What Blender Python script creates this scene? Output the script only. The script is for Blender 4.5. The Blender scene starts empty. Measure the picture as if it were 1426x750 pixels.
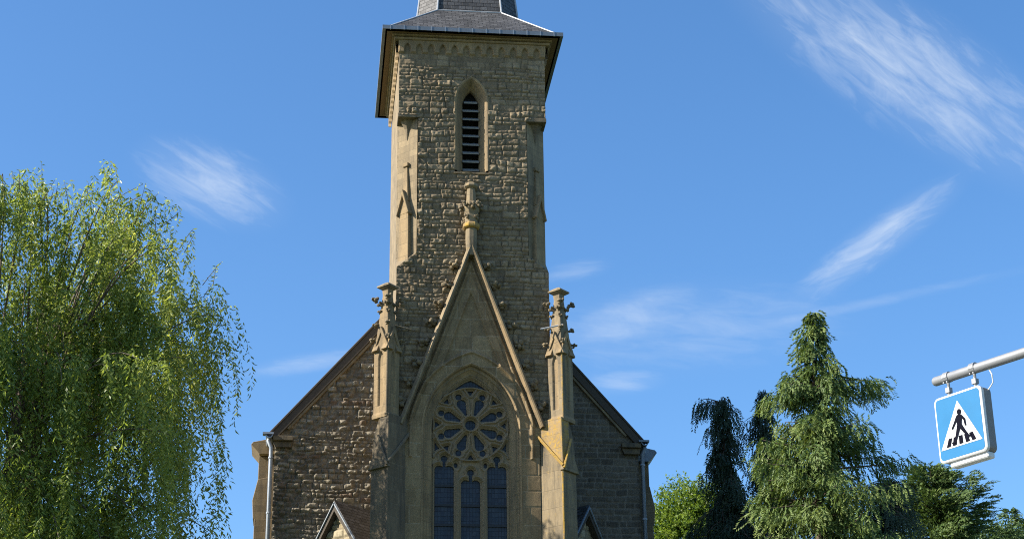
import bpy, math, random
import numpy as np
from mathutils import Vector, Matrix

# ------------------------------------------------------------------ scene, camera, world, sun
scene = bpy.context.scene
COL = scene.collection
scene.render.engine = 'CYCLES'
scene.cycles.use_denoising = False            # keeps the grain of the stone
scene.cycles.use_adaptive_sampling = False
scene.cycles.filter_width = 1.05
scene.render.resolution_x, scene.render.resolution_y = 1024, 538
scene.view_settings.view_transform = 'Standard'
scene.view_settings.look = 'None'
scene.view_settings.gamma = 1.0
scene.view_settings.exposure = 1.12

cam_data = bpy.data.cameras.new('camera')
cam_data.sensor_width = 36.0
cam_data.lens = 2527.7 / 1426.0 * 36.0
cam_data.clip_start = 0.1
cam_data.clip_end = 6000.0
camera = bpy.data.objects.new('camera', cam_data)
COL.objects.link(camera)
PITCH, YAW, ROLL = 0.3904, 0.1132, -0.0123
_fw = Vector((math.sin(YAW)*math.cos(PITCH), math.cos(YAW)*math.cos(PITCH), math.sin(PITCH)))
_r0 = Vector((math.cos(YAW), -math.sin(YAW), 0)); _u0 = _r0.cross(_fw)
_r = _r0*math.cos(ROLL) + _u0*math.sin(ROLL); _u = -_r0*math.sin(ROLL) + _u0*math.cos(ROLL)
_m = Matrix((_r, _u, -_fw)).transposed().to_4x4()
_m.translation = Vector((-4.206, -46.672, 1.6))
camera.matrix_world = _m
scene.camera = camera

SUN_G, SUN_EL = math.radians(7.2), math.radians(33.6)      # angle off the facade plane, height
to_sun = Vector((-math.cos(SUN_G)*math.cos(SUN_EL), -math.sin(SUN_G)*math.cos(SUN_EL), math.sin(SUN_EL)))
sun_data = bpy.data.lights.new('sun', 'SUN')
sun_data.energy = 5.0
sun_data.angle = math.radians(0.5)
sun_data.color = (1.0, 0.93, 0.80)
sun = bpy.data.objects.new('sun', sun_data)
COL.objects.link(sun)
sun.location = to_sun*80
sun.rotation_euler = to_sun.to_track_quat('Z', 'Y').to_euler()

world = bpy.data.worlds.new('World')
scene.world = world
world.use_nodes = True
wn, wl = world.node_tree.nodes, world.node_tree.links
wn.clear()
w_out = wn.new('ShaderNodeOutputWorld')
w_bg = wn.new('ShaderNodeBackground')
w_bg.inputs['Strength'].default_value = 0.128
sky = wn.new('ShaderNodeTexSky')
sky.sky_type = 'NISHITA'
sky.sun_disc = False
sky.sun_elevation = SUN_EL
sky.sun_rotation = math.atan2(to_sun.x, to_sun.y)
sky.altitude = 300
sky.air_density = 1.0
sky.dust_density = 1.1
sky.ozone_density = 4.0
wl.new(w_bg.outputs[0], w_out.inputs[0])
# cirrus streaks: a real direction on the sky, an axis along the streak, half length, half width (radians)
CLOUDS = [
 ([-0.0605, 0.9054, 0.4201], [0.9376, 0.1959, -0.2872], 0.0414, 0.019, 0.55, 1),
 ([0.3091, 0.8291, 0.4659], [0.8285, 0.0058, -0.56], 0.112, 0.029, 0.6, 2),
 ([0.2974, 0.8738, 0.3848], [0.7452, -0.4644, 0.4785], 0.0544, 0.0105, 0.62, 3),
 ([0.173, 0.9183, 0.3561], [0.9422, -0.2597, 0.2119], 0.0373, 0.0110, 0.3, 4),
 ([-0.0062, 0.9434, 0.3317], [0.9825, -0.056, 0.1775], 0.0365, 0.0055, 0.36, 5),
 ([0.1396, 0.9147, 0.3794], [0.9688, -0.2054, 0.1386], 0.0191, 0.0055, 0.3, 6),
 ([0.1665, 0.9323, 0.3212], [0.9817, -0.1873, 0.0348], 0.0227, 0.0062, 0.38, 7),
 ([0.2912, 0.8888, 0.3539], [0.928, -0.3522, 0.1211], 0.1049, 0.0032, 0.16, 8),
 ([0.1977, 0.9162, 0.3485], [0.9765, -0.2154, 0.0123], 0.0977, 0.0237, 0.22, 9),
]
def wmath(op, a, b=None, c=None):
    n = wn.new('ShaderNodeMath'); n.operation = op
    for i, v in enumerate((a, b, c)):
        if v is None: continue
        if isinstance(v, (int, float)): n.inputs[i].default_value = v
        else: wl.new(v, n.inputs[i])
    return n.outputs[0]
def wdot(vec, const):
    n = wn.new('ShaderNodeVectorMath'); n.operation = 'DOT_PRODUCT'
    wl.new(vec, n.inputs[0]); n.inputs[1].default_value = const
    return n.outputs['Value']
w_tc = wn.new('ShaderNodeTexCoord')
w_dir = w_tc.outputs['Generated']
total = None
for c_, a_, L_, W_, st_, seed_ in CLOUDS:
    cv, av = Vector(c_).normalized(), Vector(a_)
    av = (av - cv*av.dot(cv)).normalized(); bv = av.cross(cv)
    dc = wmath('MAXIMUM', wdot(w_dir, cv), 0.05)
    uu = wmath('DIVIDE', wdot(w_dir, av), dc); vv = wmath('DIVIDE', wdot(w_dir, bv), dc)
    comb = wn.new('ShaderNodeCombineXYZ')
    # fibres run a little across the streak
    wl.new(wmath('ADD', wmath('MULTIPLY', uu, 36.0), wmath('MULTIPLY', vv, 60.0 if seed_ != 4 else 10.0)), comb.inputs[0])
    wl.new(wmath('MULTIPLY', vv, 112.0 if seed_ != 4 else 40.0), comb.inputs[1])
    comb.inputs[2].default_value = seed_*3.7
    nz = wn.new('ShaderNodeTexNoise')
    nz.inputs['Scale'].default_value = 1.0; nz.inputs['Detail'].default_value = 8.0
    nz.inputs['Roughness'].default_value = 0.6; nz.inputs['Distortion'].default_value = 0.5
    wl.new(comb.outputs[0], nz.inputs['Vector'])
    e = wmath('ADD', wmath('POWER', wmath('ABSOLUTE', wmath('DIVIDE', uu, L_*1.25)), 2.0),
              wmath('POWER', wmath('ABSOLUTE', wmath('DIVIDE', vv, W_*1.35)), 2.0))
    fall = wmath('MAXIMUM', wmath('SUBTRACT', 1.0, e), 0.0)
    dens = wmath('SUBTRACT', nz.outputs['Fac'], wmath('MULTIPLY_ADD', fall, -0.34, 0.66))
    dens = wmath('MULTIPLY', wmath('MAXIMUM', dens, 0.0), 2.0)
    dens = wmath('MULTIPLY', wmath('ADD', wmath('MULTIPLY', wmath('MINIMUM', dens, 1.0), 1.0), wmath('MULTIPLY', fall, 0.24)), wmath('MULTIPLY', wmath('POWER', fall, 0.9), st_))
    total = dens if total is None else wmath('ADD', total, dens)
total = wmath('MINIMUM', total, 0.9)
w_hsv = wn.new('ShaderNodeHueSaturation')
w_hsv.inputs['Saturation'].default_value = 1.17
w_hsv.inputs['Value'].default_value = 0.86
wl.new(sky.outputs[0], w_hsv.inputs['Color'])
w_mix = wn.new('ShaderNodeMix'); w_mix.data_type = 'RGBA'
wl.new(total, w_mix.inputs['Factor'])
wl.new(w_hsv.outputs[0], w_mix.inputs['A'])
w_mix.inputs['B'].default_value = (2.9, 3.25, 3.7, 1)
wl.new(w_mix.outputs['Result'], w_bg.inputs['Color'])
# ------------------------------------------------------------------ helpers
rng = np.random.default_rng(7)
random.seed(7)
def smooth(e0, e1, x):
    t = np.clip((x-e0)/(e1-e0), 0, 1); return t*t*(3-2*t)
def _h(ix, iy, s):
    n = (ix.astype(np.int64)*374761393 + iy.astype(np.int64)*668265263 + s*1274126177) & 0x7fffffff
    n = ((n ^ (n >> 13))*1103515245 + 12345) & 0x7fffffff
    n = ((n ^ (n >> 16))*69069 + 1) & 0x7fffffff
    return (n & 0xffff)/65535.0
def vnoise(x, y, s=0):
    ix, iy = np.floor(x), np.floor(y); fx, fy = x-ix, y-iy
    fx = fx*fx*(3-2*fx); fy = fy*fy*(3-2*fy)
    a, b, c, d = _h(ix, iy, s), _h(ix+1, iy, s), _h(ix, iy+1, s), _h(ix+1, iy+1, s)
    return a + (b-a)*fx + (c-a)*fy + (a-b-c+d)*fx*fy
def fbm(x, y, s=0, o=4, g=0.5):
    t, a, w = 0, 1, 0
    for k in range(o):
        t = t + a*vnoise(x*2**k, y*2**k, s+k*17); w += a; a *= g
    return t/w

def empty(name, loc=(0, 0, 0), label=None, cat=None, group=None, kind=None, rotz=0):
    o = bpy.data.objects.new(name, None); COL.objects.link(o)
    o.location = loc; o.rotation_euler = (0, 0, rotz)
    o.empty_display_size = 0.3
    tag(o, label, cat, group, kind); return o
def tag(o, label=None, cat=None, group=None, kind=None):
    if label: o['label'] = label
    if cat: o['category'] = cat
    if group: o['group'] = group
    if kind: o['kind'] = kind
    return o
class MB:
    """collects vertices and faces of ONE mesh"""
    def __init__(self): self.V, self.F = [], []
    def add(self, V, F):
        o = len(self.V); self.V += [tuple(map(float, v)) for v in V]; self.F += [tuple(i+o for i in f) for f in F]; return self
    def box(self, x0, x1, y0, y1, z0, z1, M=None):
        V = [(x, y, z) for z in (z0, z1) for y in (y0, y1) for x in (x0, x1)]
        if M is not None: V = [tuple(M @ Vector(v)) for v in V]
        return self.add(V, [(0, 2, 3, 1), (4, 5, 7, 6), (0, 1, 5, 4), (2, 6, 7, 3), (0, 4, 6, 2), (1, 3, 7, 5)])
    def loft(self, rings, caps=True, closed=True):
        n = len(rings[0]); V = [v for r in rings for v in r]; F = []
        for k in range(len(rings)-1):
            for i in range(n if closed else n-1):
                j = (i+1) % n; F.append((k*n+i, k*n+j, (k+1)*n+j, (k+1)*n+i))
        if caps: F.append(tuple(range(n))[::-1]); F.append(tuple(range((len(rings)-1)*n, len(rings)*n)))
        return self.add(V, F)
    def prism(self, poly, d):
        """poly: 3D points (planar), d: extrusion vector"""
        d = Vector(d); P = [Vector(p) for p in poly]
        return self.loft([P, [p+d for p in P]])
    def tube(self, pts, r, n=8, cap=True):
        pts = [Vector(p) for p in pts]; rs = r if isinstance(r, (list, tuple)) else [r]*len(pts)
        rings = []; up = None
        for i, p in enumerate(pts):
            t = (pts[min(i+1, len(pts)-1)]-pts[max(i-1, 0)]).normalized()
            if up is None: up = t.orthogonal().normalized()
            up = (up - t*up.dot(t)).normalized(); b = t.cross(up)
            rings.append([p + (up*math.cos(2*math.pi*k/n)+b*math.sin(2*math.pi*k/n))*rs[i] for k in range(n)])
        return self.loft(rings, caps=cap)
    def build(self, name, mat, parent=None, smooth=False, bevel=0.0):
        return mesh_obj(name, np.array(self.V, dtype=np.float32), self.F, mat, parent, smooth, bevel=bevel)
def mesh_obj(name, V, F, mat, parent=None, smooth=False, attrs=None, bevel=0.0, uv=True, fix=True):
    me = bpy.data.meshes.new(name)
    V = np.asarray(V, dtype=np.float32)
    if isinstance(F, np.ndarray):
        k = F.shape[1]; nf = len(F)
        me.vertices.add(len(V)); me.vertices.foreach_set('co', V.ravel())
        me.loops.add(nf*k); me.loops.foreach_set('vertex_index', F.astype(np.int32).ravel())
        me.polygons.add(nf); me.polygons.foreach_set('loop_start', np.arange(0, nf*k, k, dtype=np.int32))
        me.polygons.foreach_set('loop_total', np.full(nf, k, dtype=np.int32))
        me.update(calc_edges=True)
    else:
        me.from_pydata(V.tolist(), [], F); me.update()
        if fix:
            import bmesh
            bm = bmesh.new(); bm.from_mesh(me); bmesh.ops.recalc_face_normals(bm, faces=bm.faces)
            bm.to_mesh(me); bm.free(); me.update()
        if uv:
            uvl = me.uv_layers.new(name='UVMap'); co = me.vertices
            for p in me.polygons:
                n = p.normal
                t = Vector((0, 0, 1)).cross(n)
                t = t.normalized() if t.length > 1e-3 else Vector((1, 0, 0))
                b = n.cross(t)
                for li in p.loop_indices:
                    c = co[me.loops[li].vertex_index].co; uvl.data[li].uv = (c.dot(t), c.dot(b))
    if attrs:
        for an, av in attrs.items():
            at = me.attributes.new(an, 'FLOAT', 'POINT'); at.data.foreach_set('value', np.asarray(av, dtype=np.float32).ravel())
    if smooth: me.polygons.foreach_set('use_smooth', np.ones(len(me.polygons), dtype=bool))
    me.materials.append(mat)
    o = bpy.data.objects.new(name, me); COL.objects.link(o)
    if parent is not None: o.parent = parent
    if bevel > 0:
        b = o.modifiers.new('soft_edges', 'BEVEL'); b.width = bevel; b.segments = 1; b.limit_method = 'ANGLE'; b.angle_limit = math.radians(35)
    return o
def relief(name, u0, u1, v0, v1, res, fn, origin, U, N, mat, parent, smooth=False):
    """a carved wall surface: fn(u, v) -> height along N, keep mask, extra vertex attributes"""
    nu, nv = max(2, int(round((u1-u0)/res))+1), max(2, int(round((v1-v0)/res))+1)
    u, v = np.meshgrid(np.linspace(u0, u1, nu), np.linspace(v0, v1, nv))
    h, keep, at = fn(u, v)
    O, U, N = np.array(origin, float), np.array(U, float), np.array(N, float)
    P = O + u[..., None]*U + v[..., None]*np.array([0, 0, 1.0]) + h[..., None]*N
    idx = np.arange(nu*nv).reshape(nv, nu)
    if np.cross(U, [0, 0, 1.0]) @ N > 0: q = np.stack([idx[:-1, :-1], idx[:-1, 1:], idx[1:, 1:], idx[1:, :-1]], -1)
    else: q = np.stack([idx[:-1, :-1], idx[1:, :-1], idx[1:, 1:], idx[:-1, 1:]], -1)
    k = keep[:-1, :-1] & keep[1:, :-1] & keep[:-1, 1:] & keep[1:, 1:]
    q = q[k]
    used = np.zeros(nu*nv, bool); used[q.ravel()] = True
    remap = np.cumsum(used)-1
    at = {a: b.ravel()[used] for a, b in at.items()}
    o = mesh_obj(name, P.reshape(-1, 3)[used], remap[q], mat, parent, smooth, at)
    uvl = o.data.uv_layers.new(name='UVMap')
    uvl.data.foreach_set('uv', np.stack([u.ravel(), v.ravel()], -1)[used][remap[q].ravel()].astype(np.float32).ravel())
    return o
def courses(u, v, ch, cw, seed, jit=0.02):
    """irregular coursed stones: edge distance, random id per stone, random id 2"""
    r = np.random.default_rng(seed)
    vv = v + jit*(vnoise(u*1.7, v*1.7, seed)-0.5)*2 + jit*0.6*(vnoise(u*5, v*5, seed+3)-0.5)
    edges = [v.min()-1]
    while edges[-1] < v.max()+1: edges.append(edges[-1]+r.uniform(*ch))
    edges = np.array(edges)
    ci = np.clip(np.searchsorted(edges, vv)-1, 0, len(edges)-2)
    dv = np.minimum(vv-edges[ci], edges[ci+1]-vv)
    du = np.zeros_like(u); si = np.zeros_like(u); s2 = np.zeros_like(u)
    uu = u + jit*(vnoise(u*4+9, v*4, seed+5)-0.5)
    for c in np.unique(ci):
        m = ci == c
        e = [u.min()-1-r.uniform(0, cw[1])]
        hh = edges[c+1]-edges[c]
        while e[-1] < u.max()+1: e.append(e[-1]+r.uniform(*cw)*(0.7+0.3*hh/ch[1]))
        e = np.array(e); x = uu[m]; k = np.clip(np.searchsorted(e, x)-1, 0, len(e)-2)
        du[m] = np.minimum(x-e[k], e[k+1]-x)
        a = r.random(len(e)); b = r.random(len(e)); si[m] = a[k]; s2[m] = b[k]
    return np.minimum(du, dv), si, s2

# ------------------------------------------------------------------ materials
def new_mat(name):
    m = bpy.data.materials.new(name); m.use_nodes = True
    nt = m.node_tree; nt.nodes.clear()
    out = nt.nodes.new('ShaderNodeOutputMaterial'); b = nt.nodes.new('ShaderNodeBsdfPrincipled')
    nt.links.new(b.outputs[0], out.inputs[0]); return m, nt, b, out
def nd(nt, t, **kw):
    n = nt.nodes.new(t)
    for k, v in kw.items():
        if k in n.inputs: n.inputs[k].default_value = v
        else: setattr(n, k, v)
    return n
def noise(nt, vec, scale, detail=5, rough=0.6, dist=0.0):
    n = nd(nt, 'ShaderNodeTexNoise'); n.inputs['Scale'].default_value = scale; n.inputs['Detail'].default_value = detail
    n.inputs['Roughness'].default_value = rough; n.inputs['Distortion'].default_value = dist
    nt.links.new(vec, n.inputs['Vector']); return n.outputs['Fac']
def ramp(nt, fac, stops):
    n = nd(nt, 'ShaderNodeValToRGB'); el = n.color_ramp.elements
    while len(el) < len(stops): el.new(0.5)
    for e, (p, c) in zip(el, stops): e.position = p; e.color = (*c, 1) if len(c) == 3 else c
    nt.links.new(fac, n.inputs[0]); return n.outputs[0]
def mix(nt, fac, a, b, mode='MIX'):
    n = nd(nt, 'ShaderNodeMix'); n.data_type = 'RGBA'; n.blend_type = mode
    if isinstance(fac, (int, float)): n.inputs['Factor'].default_value = fac
    else: nt.links.new(fac, n.inputs['Factor'])
    for s, x in (('A', a), ('B', b)):
        if isinstance(x, tuple): n.inputs[s].default_value = (*x, 1)
        else: nt.links.new(x, n.inputs[s])
    return n.outputs['Result']
def mth(nt, op, a, b=0.0, clamp=False):
    n = nd(nt, 'ShaderNodeMath'); n.operation = op; n.use_clamp = clamp
    for i, x in enumerate((a, b)):
        if isinstance(x, (int, float)): n.inputs[i].default_value = x
        else: nt.links.new(x, n.inputs[i])
    return n.outputs[0]
def rng_map(nt, x, a, b, c=0.0, d=1.0):
    n = nd(nt, 'ShaderNodeMapRange'); n.inputs[1].default_value = a; n.inputs[2].default_value = b; n.inputs[3].default_value = c; n.inputs[4].default_value = d
    nt.links.new(x, n.inputs[0]); return n.outputs[0]
def bump(nt, b, h, strength, dist):
    n = nd(nt, 'ShaderNodeBump'); n.inputs['Strength'].default_value = strength; n.inputs['Distance'].default_value = dist
    nt.links.new(h, n.inputs['Height']); nt.links.new(n.outputs[0], b.inputs['Normal'])
def pos(nt): return nd(nt, 'ShaderNodeNewGeometry').outputs['Position']
def attr(nt, name): return nd(nt, 'ShaderNodeAttribute', attribute_name=name).outputs['Fac']

def rubble_mat(name, dark, mid, light, mortar, stain=0.5, red=None, streak=0.0):
    """per-stone tint and mortar come from the carved surface's own attributes"""
    m, nt, b, _ = new_mat(name); p = pos(nt)
    t = mth(nt, 'ADD', mth(nt, 'MULTIPLY', attr(nt, 'tint'), 0.7), mth(nt, 'MULTIPLY', noise(nt, p, 9, 6, .65), 0.42))
    c = ramp(nt, t, [(0.12, dark), (0.5, mid), (0.95, light)])
    if red: c = mix(nt, mth(nt, 'MULTIPLY', attr(nt, 'warm'), 1.0), c, red)
    c = mix(nt, attr(nt, 'mortar'), c, mortar)
    st = rng_map(nt, noise(nt, p, 0.55, 6, .7), 0.42, 0.7)
    c = mix(nt, mth(nt, 'MULTIPLY', st, stain), c, mix(nt, 1.0, c, (0.5, 0.47, 0.42), 'MULTIPLY'))
    if streak:
        mp = nd(nt, 'ShaderNodeMapping'); mp.inputs['Scale'].default_value = (3.2, 3.2, 0.42); nt.links.new(p, mp.inputs[0])
        c = mix(nt, rng_map(nt, noise(nt, mp.outputs[0], 1.0, 7, .72), 0.45, 0.68, 0.0, streak), c, (0.055, 0.046, 0.034))
        c = mix(nt, rng_map(nt, noise(nt, p, 4.5, 6, .75), 0.52, 0.72, 0.0, streak*.8), c, tuple(min(1, x*1.3) for x in light))
    gr = rng_map(nt, noise(nt, p, 26, 4, .7), 0.3, 0.75, 0.72, 1.18)
    g = nd(nt, 'ShaderNodeCombineColor'); [nt.links.new(gr, g.inputs[i]) for i in range(3)]
    c = mix(nt, 1.0, c, g.outputs[0], 'MULTIPLY')
    nt.links.new(c, b.inputs['Base Color']); b.inputs['Roughness'].default_value = 0.95
    bump(nt, b, noise(nt, p, 45, 5, .7), 0.6, 0.01); return m
def ashlar_mat(name, base, var=0.25, bw=0.62, bh=0.31, joint=(0.40, 0.36, 0.28), lichen=0.0, dirt=0.5, jw=0.008):
    """smooth dressed sandstone blocks, weathered, with optional yellow lichen"""
    m, nt, b, _ = new_mat(name); p = pos(nt)
    uvn = nd(nt, 'ShaderNodeUVMap'); uvn.uv_map = 'UVMap'
    br = nd(nt, 'ShaderNodeTexBrick'); br.inputs['Scale'].default_value = 1.0
    br.inputs['Brick Width'].default_value = bw; br.inputs['Row Height'].default_value = bh
    br.inputs['Mortar Size'].default_value = jw; br.inputs['Mortar Smooth'].default_value = 0.4; br.offset = 0.43
    lo = tuple(x*(1-var) for x in base); hi = tuple(min(1, x*(1+var)) for x in base)
    br.inputs['Color1'].default_value = (*lo, 1); br.inputs['Color2'].default_value = (*hi, 1); br.inputs['Mortar'].default_value = (*joint, 1)
    nt.links.new(uvn.outputs[0], br.inputs['Vector'])
    n1 = noise(nt, p, 3.2, 7, .65)
    c = mix(nt, rng_map(nt, n1, 0.3, 0.72, 0.0, 0.75), br.outputs['Color'], tuple(x*0.72 for x in base))
    c = mix(nt, rng_map(nt, noise(nt, p, 14, 5, .7), 0.35, 0.7, 0.0, 0.5), c, tuple(min(1, x*1.25) for x in base))
    mp = nd(nt, 'ShaderNodeMapping'); mp.inputs['Scale'].default_value = (3.5, 3.5, 0.5); nt.links.new(p, mp.inputs[0])
    c = mix(nt, rng_map(nt, noise(nt, mp.outputs[0], 1.0, 6, .7), 0.44, 0.68, 0.0, dirt), c, (0.06, 0.052, 0.04))
    if lichen:
        lm = rng_map(nt, noise(nt, p, 9.0, 9, .8), 0.68-0.34*lichen, 0.80-0.16*lichen)
        c = mix(nt, lm, c, mix(nt, noise(nt, p, 30, 3), (0.36, 0.19, 0.006), (0.50, 0.31, 0.016)))
    nt.links.new(c, b.inputs['Base Color']); b.inputs['Roughness'].default_value = 0.92
    hgt = mth(nt, 'ADD', mth(nt, 'MULTIPLY', noise(nt, p, 30, 6, .7), 0.5), mth(nt, 'MULTIPLY', br.outputs['Fac'], -0.8))
    bump(nt, b, hgt, 0.5, 0.012); return m
def simple_mat(name, base, rough=0.6, metal=0.0, nscale=8, var=0.25, bmp=0.0, spec=0.5):
    m, nt, b, _ = new_mat(name); p = pos(nt); b.inputs['Specular IOR Level'].default_value = spec
    c = mix(nt, noise(nt, p, nscale, 6, .65), tuple(x*(1-var) for x in base), tuple(min(1, x*(1+var)) for x in base))
    nt.links.new(c, b.inputs['Base Color']); b.inputs['Metallic'].default_value = metal
    nt.links.new(rng_map(nt, noise(nt, p, nscale*2.3, 4), 0.2, 0.8, max(0, rough-0.12), min(1, rough+0.12)), b.inputs['Roughness'])
    if bmp: bump(nt, b, noise(nt, p, nscale*4, 5, .7), bmp, 0.01)
    return m
def slate_mat(name, base, rw=0.22, rh=0.13, rough=0.5):
    m, nt, b, _ = new_mat(name); p = pos(nt)
    uvn = nd(nt, 'ShaderNodeUVMap'); uvn.uv_map = 'UVMap'
    br = nd(nt, 'ShaderNodeTexBrick'); br.inputs['Scale'].default_value = 1.0
    br.inputs['Brick Width'].default_value = rw; br.inputs['Row Height'].default_value = rh; br.inputs['Mortar Size'].default_value = 0.012
    br.inputs['Color1'].default_value = (*[x*0.6 for x in base], 1); br.inputs['Color2'].default_value = (*[x*1.5 for x in base], 1)
    br.inputs['Mortar'].default_value = (*[x*0.22 for x in base], 1)
    nt.links.new(uvn.outputs[0], br.inputs['Vector'])
    c = mix(nt, rng_map(nt, noise(nt, p, 5, 6, .7), 0.45, 0.75, 0, .5), br.outputs['Color'], tuple(x*1.9 for x in base))
    nt.links.new(c, b.inputs['Base Color']); b.inputs['Roughness'].default_value = rough; b.inputs['Specular IOR Level'].default_value = 0.3
    sx = nd(nt, 'ShaderNodeSeparateXYZ'); nt.links.new(uvn.outputs[0], sx.inputs[0])
    saw = mth(nt, 'FRACT', mth(nt, 'DIVIDE', sx.outputs[1], rh))
    hgt = mth(nt, 'ADD', mth(nt, 'MULTIPLY', saw, -0.9), mth(nt, 'ADD', mth(nt, 'MULTIPLY', br.outputs['Fac'], -0.5), mth(nt, 'MULTIPLY', noise(nt, p, 18, 4), 0.7)))
    bump(nt, b, hgt, 0.7, 0.02); return m
def leaf_mat(name, c0, c1, c2, trans=0.35, rough=0.5):
    m, nt, b, out = new_mat(name)
    c = ramp(nt, attr(nt, 'tint'), [(0.0, c0), (0.5, c1), (1.0, c2)])
    nt.links.new(c, b.inputs['Base Color']); b.inputs['Roughness'].default_value = rough
    b.inputs['Specular IOR Level'].default_value = 0.35
    tr = nd(nt, 'ShaderNodeBsdfTranslucent'); nt.links.new(mix(nt, 1.0, c, (1.25, 1.2, 0.6), 'MULTIPLY'), tr.inputs[0])
    ms = nd(nt, 'ShaderNodeMixShader'); ms.inputs[0].default_value = trans
    nt.links.new(b.outputs[0], ms.inputs[1]); nt.links.new(tr.outputs[0], ms.inputs[2]); nt.links.new(ms.outputs[0], out.inputs[0]); return m
def bark_mat(name, base):
    m, nt, b, _ = new_mat(name); p = pos(nt)
    mp = nd(nt, 'ShaderNodeMapping'); mp.inputs['Scale'].default_value = (14, 14, 2.5); nt.links.new(p, mp.inputs[0])
    f = noise(nt, mp.outputs[0], 1.0, 7, .7)
    nt.links.new(ramp(nt, f, [(0.3, tuple(x*0.4 for x in base)), (0.7, tuple(x*1.4 for x in base))]), b.inputs['Base Color'])
    b.inputs['Roughness'].default_value = 0.95; bump(nt, b, f, 0.8, 0.04); return m

M_TOWER = rubble_mat('tower_rubble_sandstone', (0.09, 0.066, 0.039), (0.208, 0.156, 0.093), (0.35, 0.27, 0.168), (0.16, 0.121, 0.074), 0.7, None, 0.4)
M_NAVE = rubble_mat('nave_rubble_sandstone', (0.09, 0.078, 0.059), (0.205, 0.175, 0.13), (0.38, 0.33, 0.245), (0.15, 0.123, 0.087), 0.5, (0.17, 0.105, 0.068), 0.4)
M_NAVE_SHADE = rubble_mat('nave_coursed_sandstone_shaded', (0.058, 0.049, 0.038), (0.118, 0.10, 0.075), (0.19, 0.163, 0.123), (0.235, 0.203, 0.16), 0.4, None, 0.3)  # stone of the right wall, darkened to carry the shade it lies in
M_PORCH = rubble_mat('porch_pale_rubble', (0.18, 0.145, 0.09), (0.32, 0.26, 0.165), (0.44, 0.38, 0.26), (0.22, 0.18, 0.12), 0.3, (0.30, 0.15, 0.08))
M_BODY = ashlar_mat('plain_coursed_sandstone', (0.22, 0.165, 0.095), 0.35, 0.42, 0.2, (0.15, 0.118, 0.075), dirt=0.6)
M_ASHLAR = ashlar_mat('dressed_sandstone', (0.255, 0.18, 0.094), 0.2, 0.7, 0.38, (0.17, 0.128, 0.075), dirt=0.6, jw=.012)
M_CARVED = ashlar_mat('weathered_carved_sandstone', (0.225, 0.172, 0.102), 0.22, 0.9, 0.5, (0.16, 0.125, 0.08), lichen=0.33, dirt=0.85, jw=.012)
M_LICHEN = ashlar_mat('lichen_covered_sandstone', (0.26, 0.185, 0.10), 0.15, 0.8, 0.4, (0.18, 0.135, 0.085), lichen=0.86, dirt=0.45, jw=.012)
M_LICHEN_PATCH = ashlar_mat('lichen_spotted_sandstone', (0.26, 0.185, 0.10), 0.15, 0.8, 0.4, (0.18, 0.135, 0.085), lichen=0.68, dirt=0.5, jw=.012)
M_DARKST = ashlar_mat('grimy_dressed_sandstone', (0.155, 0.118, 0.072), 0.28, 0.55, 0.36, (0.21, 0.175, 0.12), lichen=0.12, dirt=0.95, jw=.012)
M_BAY = rubble_mat('bay_ashlar_sandstone', (0.17, 0.118, 0.06), (0.245, 0.172, 0.088), (0.32, 0.235, 0.128), (0.34, 0.265, 0.165), 0.5, None, 0.4)
M_TRACERY = simple_mat('tracery_sandstone', (0.225, 0.165, 0.095), 0.9, 0, 9, 0.3, 0.5)
M_SLATE = slate_mat('roof_slate', (0.062, 0.061, 0.062), rough=0.6)
M_ZINC = simple_mat('aged_and_shaded_zinc', (0.17, 0.19, 0.21), 0.55, 0.6, 5, 0.3)
M_PIPE = simple_mat('grey_zinc_pipe', (0.27, 0.30, 0.34), 0.5, 0.4, 6, 0.2)
M_LEAD = simple_mat('pale_lead_flashing', (0.36, 0.37, 0.39), 0.5, 0.1, 9, 0.15)
M_SOFFIT = simple_mat('eaves_board', (0.17, 0.105, 0.05), 0.8, 0, 6, 0.4)
M_VERGE = simple_mat('weathered_verge_timber', (0.058, 0.046, 0.034), 0.85, 0, 8, 0.4)
M_LOUVRE = simple_mat('weathered_louvre_slate', (0.20, 0.20, 0.195), 0.7, 0, 11, 0.35)
M_BLACK = simple_mat('dark_interior', (0.008, 0.008, 0.009), 0.95)
M_IRON = simple_mat('black_iron', (0.012, 0.012, 0.014), 0.6)
M_STEEL = simple_mat('galvanised_steel', (0.21, 0.216, 0.228), 0.5, 0.2, 7, 0.15)
# ------------------------------------------------------------------ ground, road
GZ = 5.0                                     # the churchyard stands above the street
RD = Vector((0.866, 0.5, 0)); RN = Vector((-0.5, 0.866, 0)); R0 = Vector((1.77, -31.0, 0))
def ground_z(x, y):
    d = (x-R0.x)*RN.x + (y-R0.y)*RN.y
    return GZ*smooth(7.0, 21.0, d) + 0.12*(fbm(x*0.25, y*0.25, 4)-0.5)*smooth(6.0, 9.0, np.abs(d))
def make_ground():
    a = np.concatenate([-np.geomspace(60, 3000, 26)[::-1], np.linspace(-58, 58, 117), np.geomspace(60, 3000, 26)])
    s, d = np.meshgrid(a, a)
    x = R0.x + RD.x*s + RN.x*d; y = R0.y + RD.y*s + RN.y*d
    z = ground_z(x, y)
    n = len(a); idx = np.arange(n*n).reshape(n, n)
    q = np.stack([idx[:-1, :-1], idx[:-1, 1:], idx[1:, 1:], idx[1:, :-1]], -1).reshape(-1, 4)
    m, nt, b, _ = new_mat('lawn'); p = pos(nt)
    c = ramp(nt, noise(nt, p, 1.3, 8, .7), [(0.3, (0.035, 0.06, 0.015)), (0.6, (0.07, 0.11, 0.03)), (0.8, (0.12, 0.13, 0.05))])
    nt.links.new(c, b.inputs['Base Color']); b.inputs['Roughness'].default_value = 0.95
    bump(nt, b, noise(nt, p, 25, 5, .8), 0.8, 0.05)
    tag(mesh_obj('ground', np.stack([x, y, z], -1).reshape(-1, 3), q, m), kind='structure')
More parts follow.
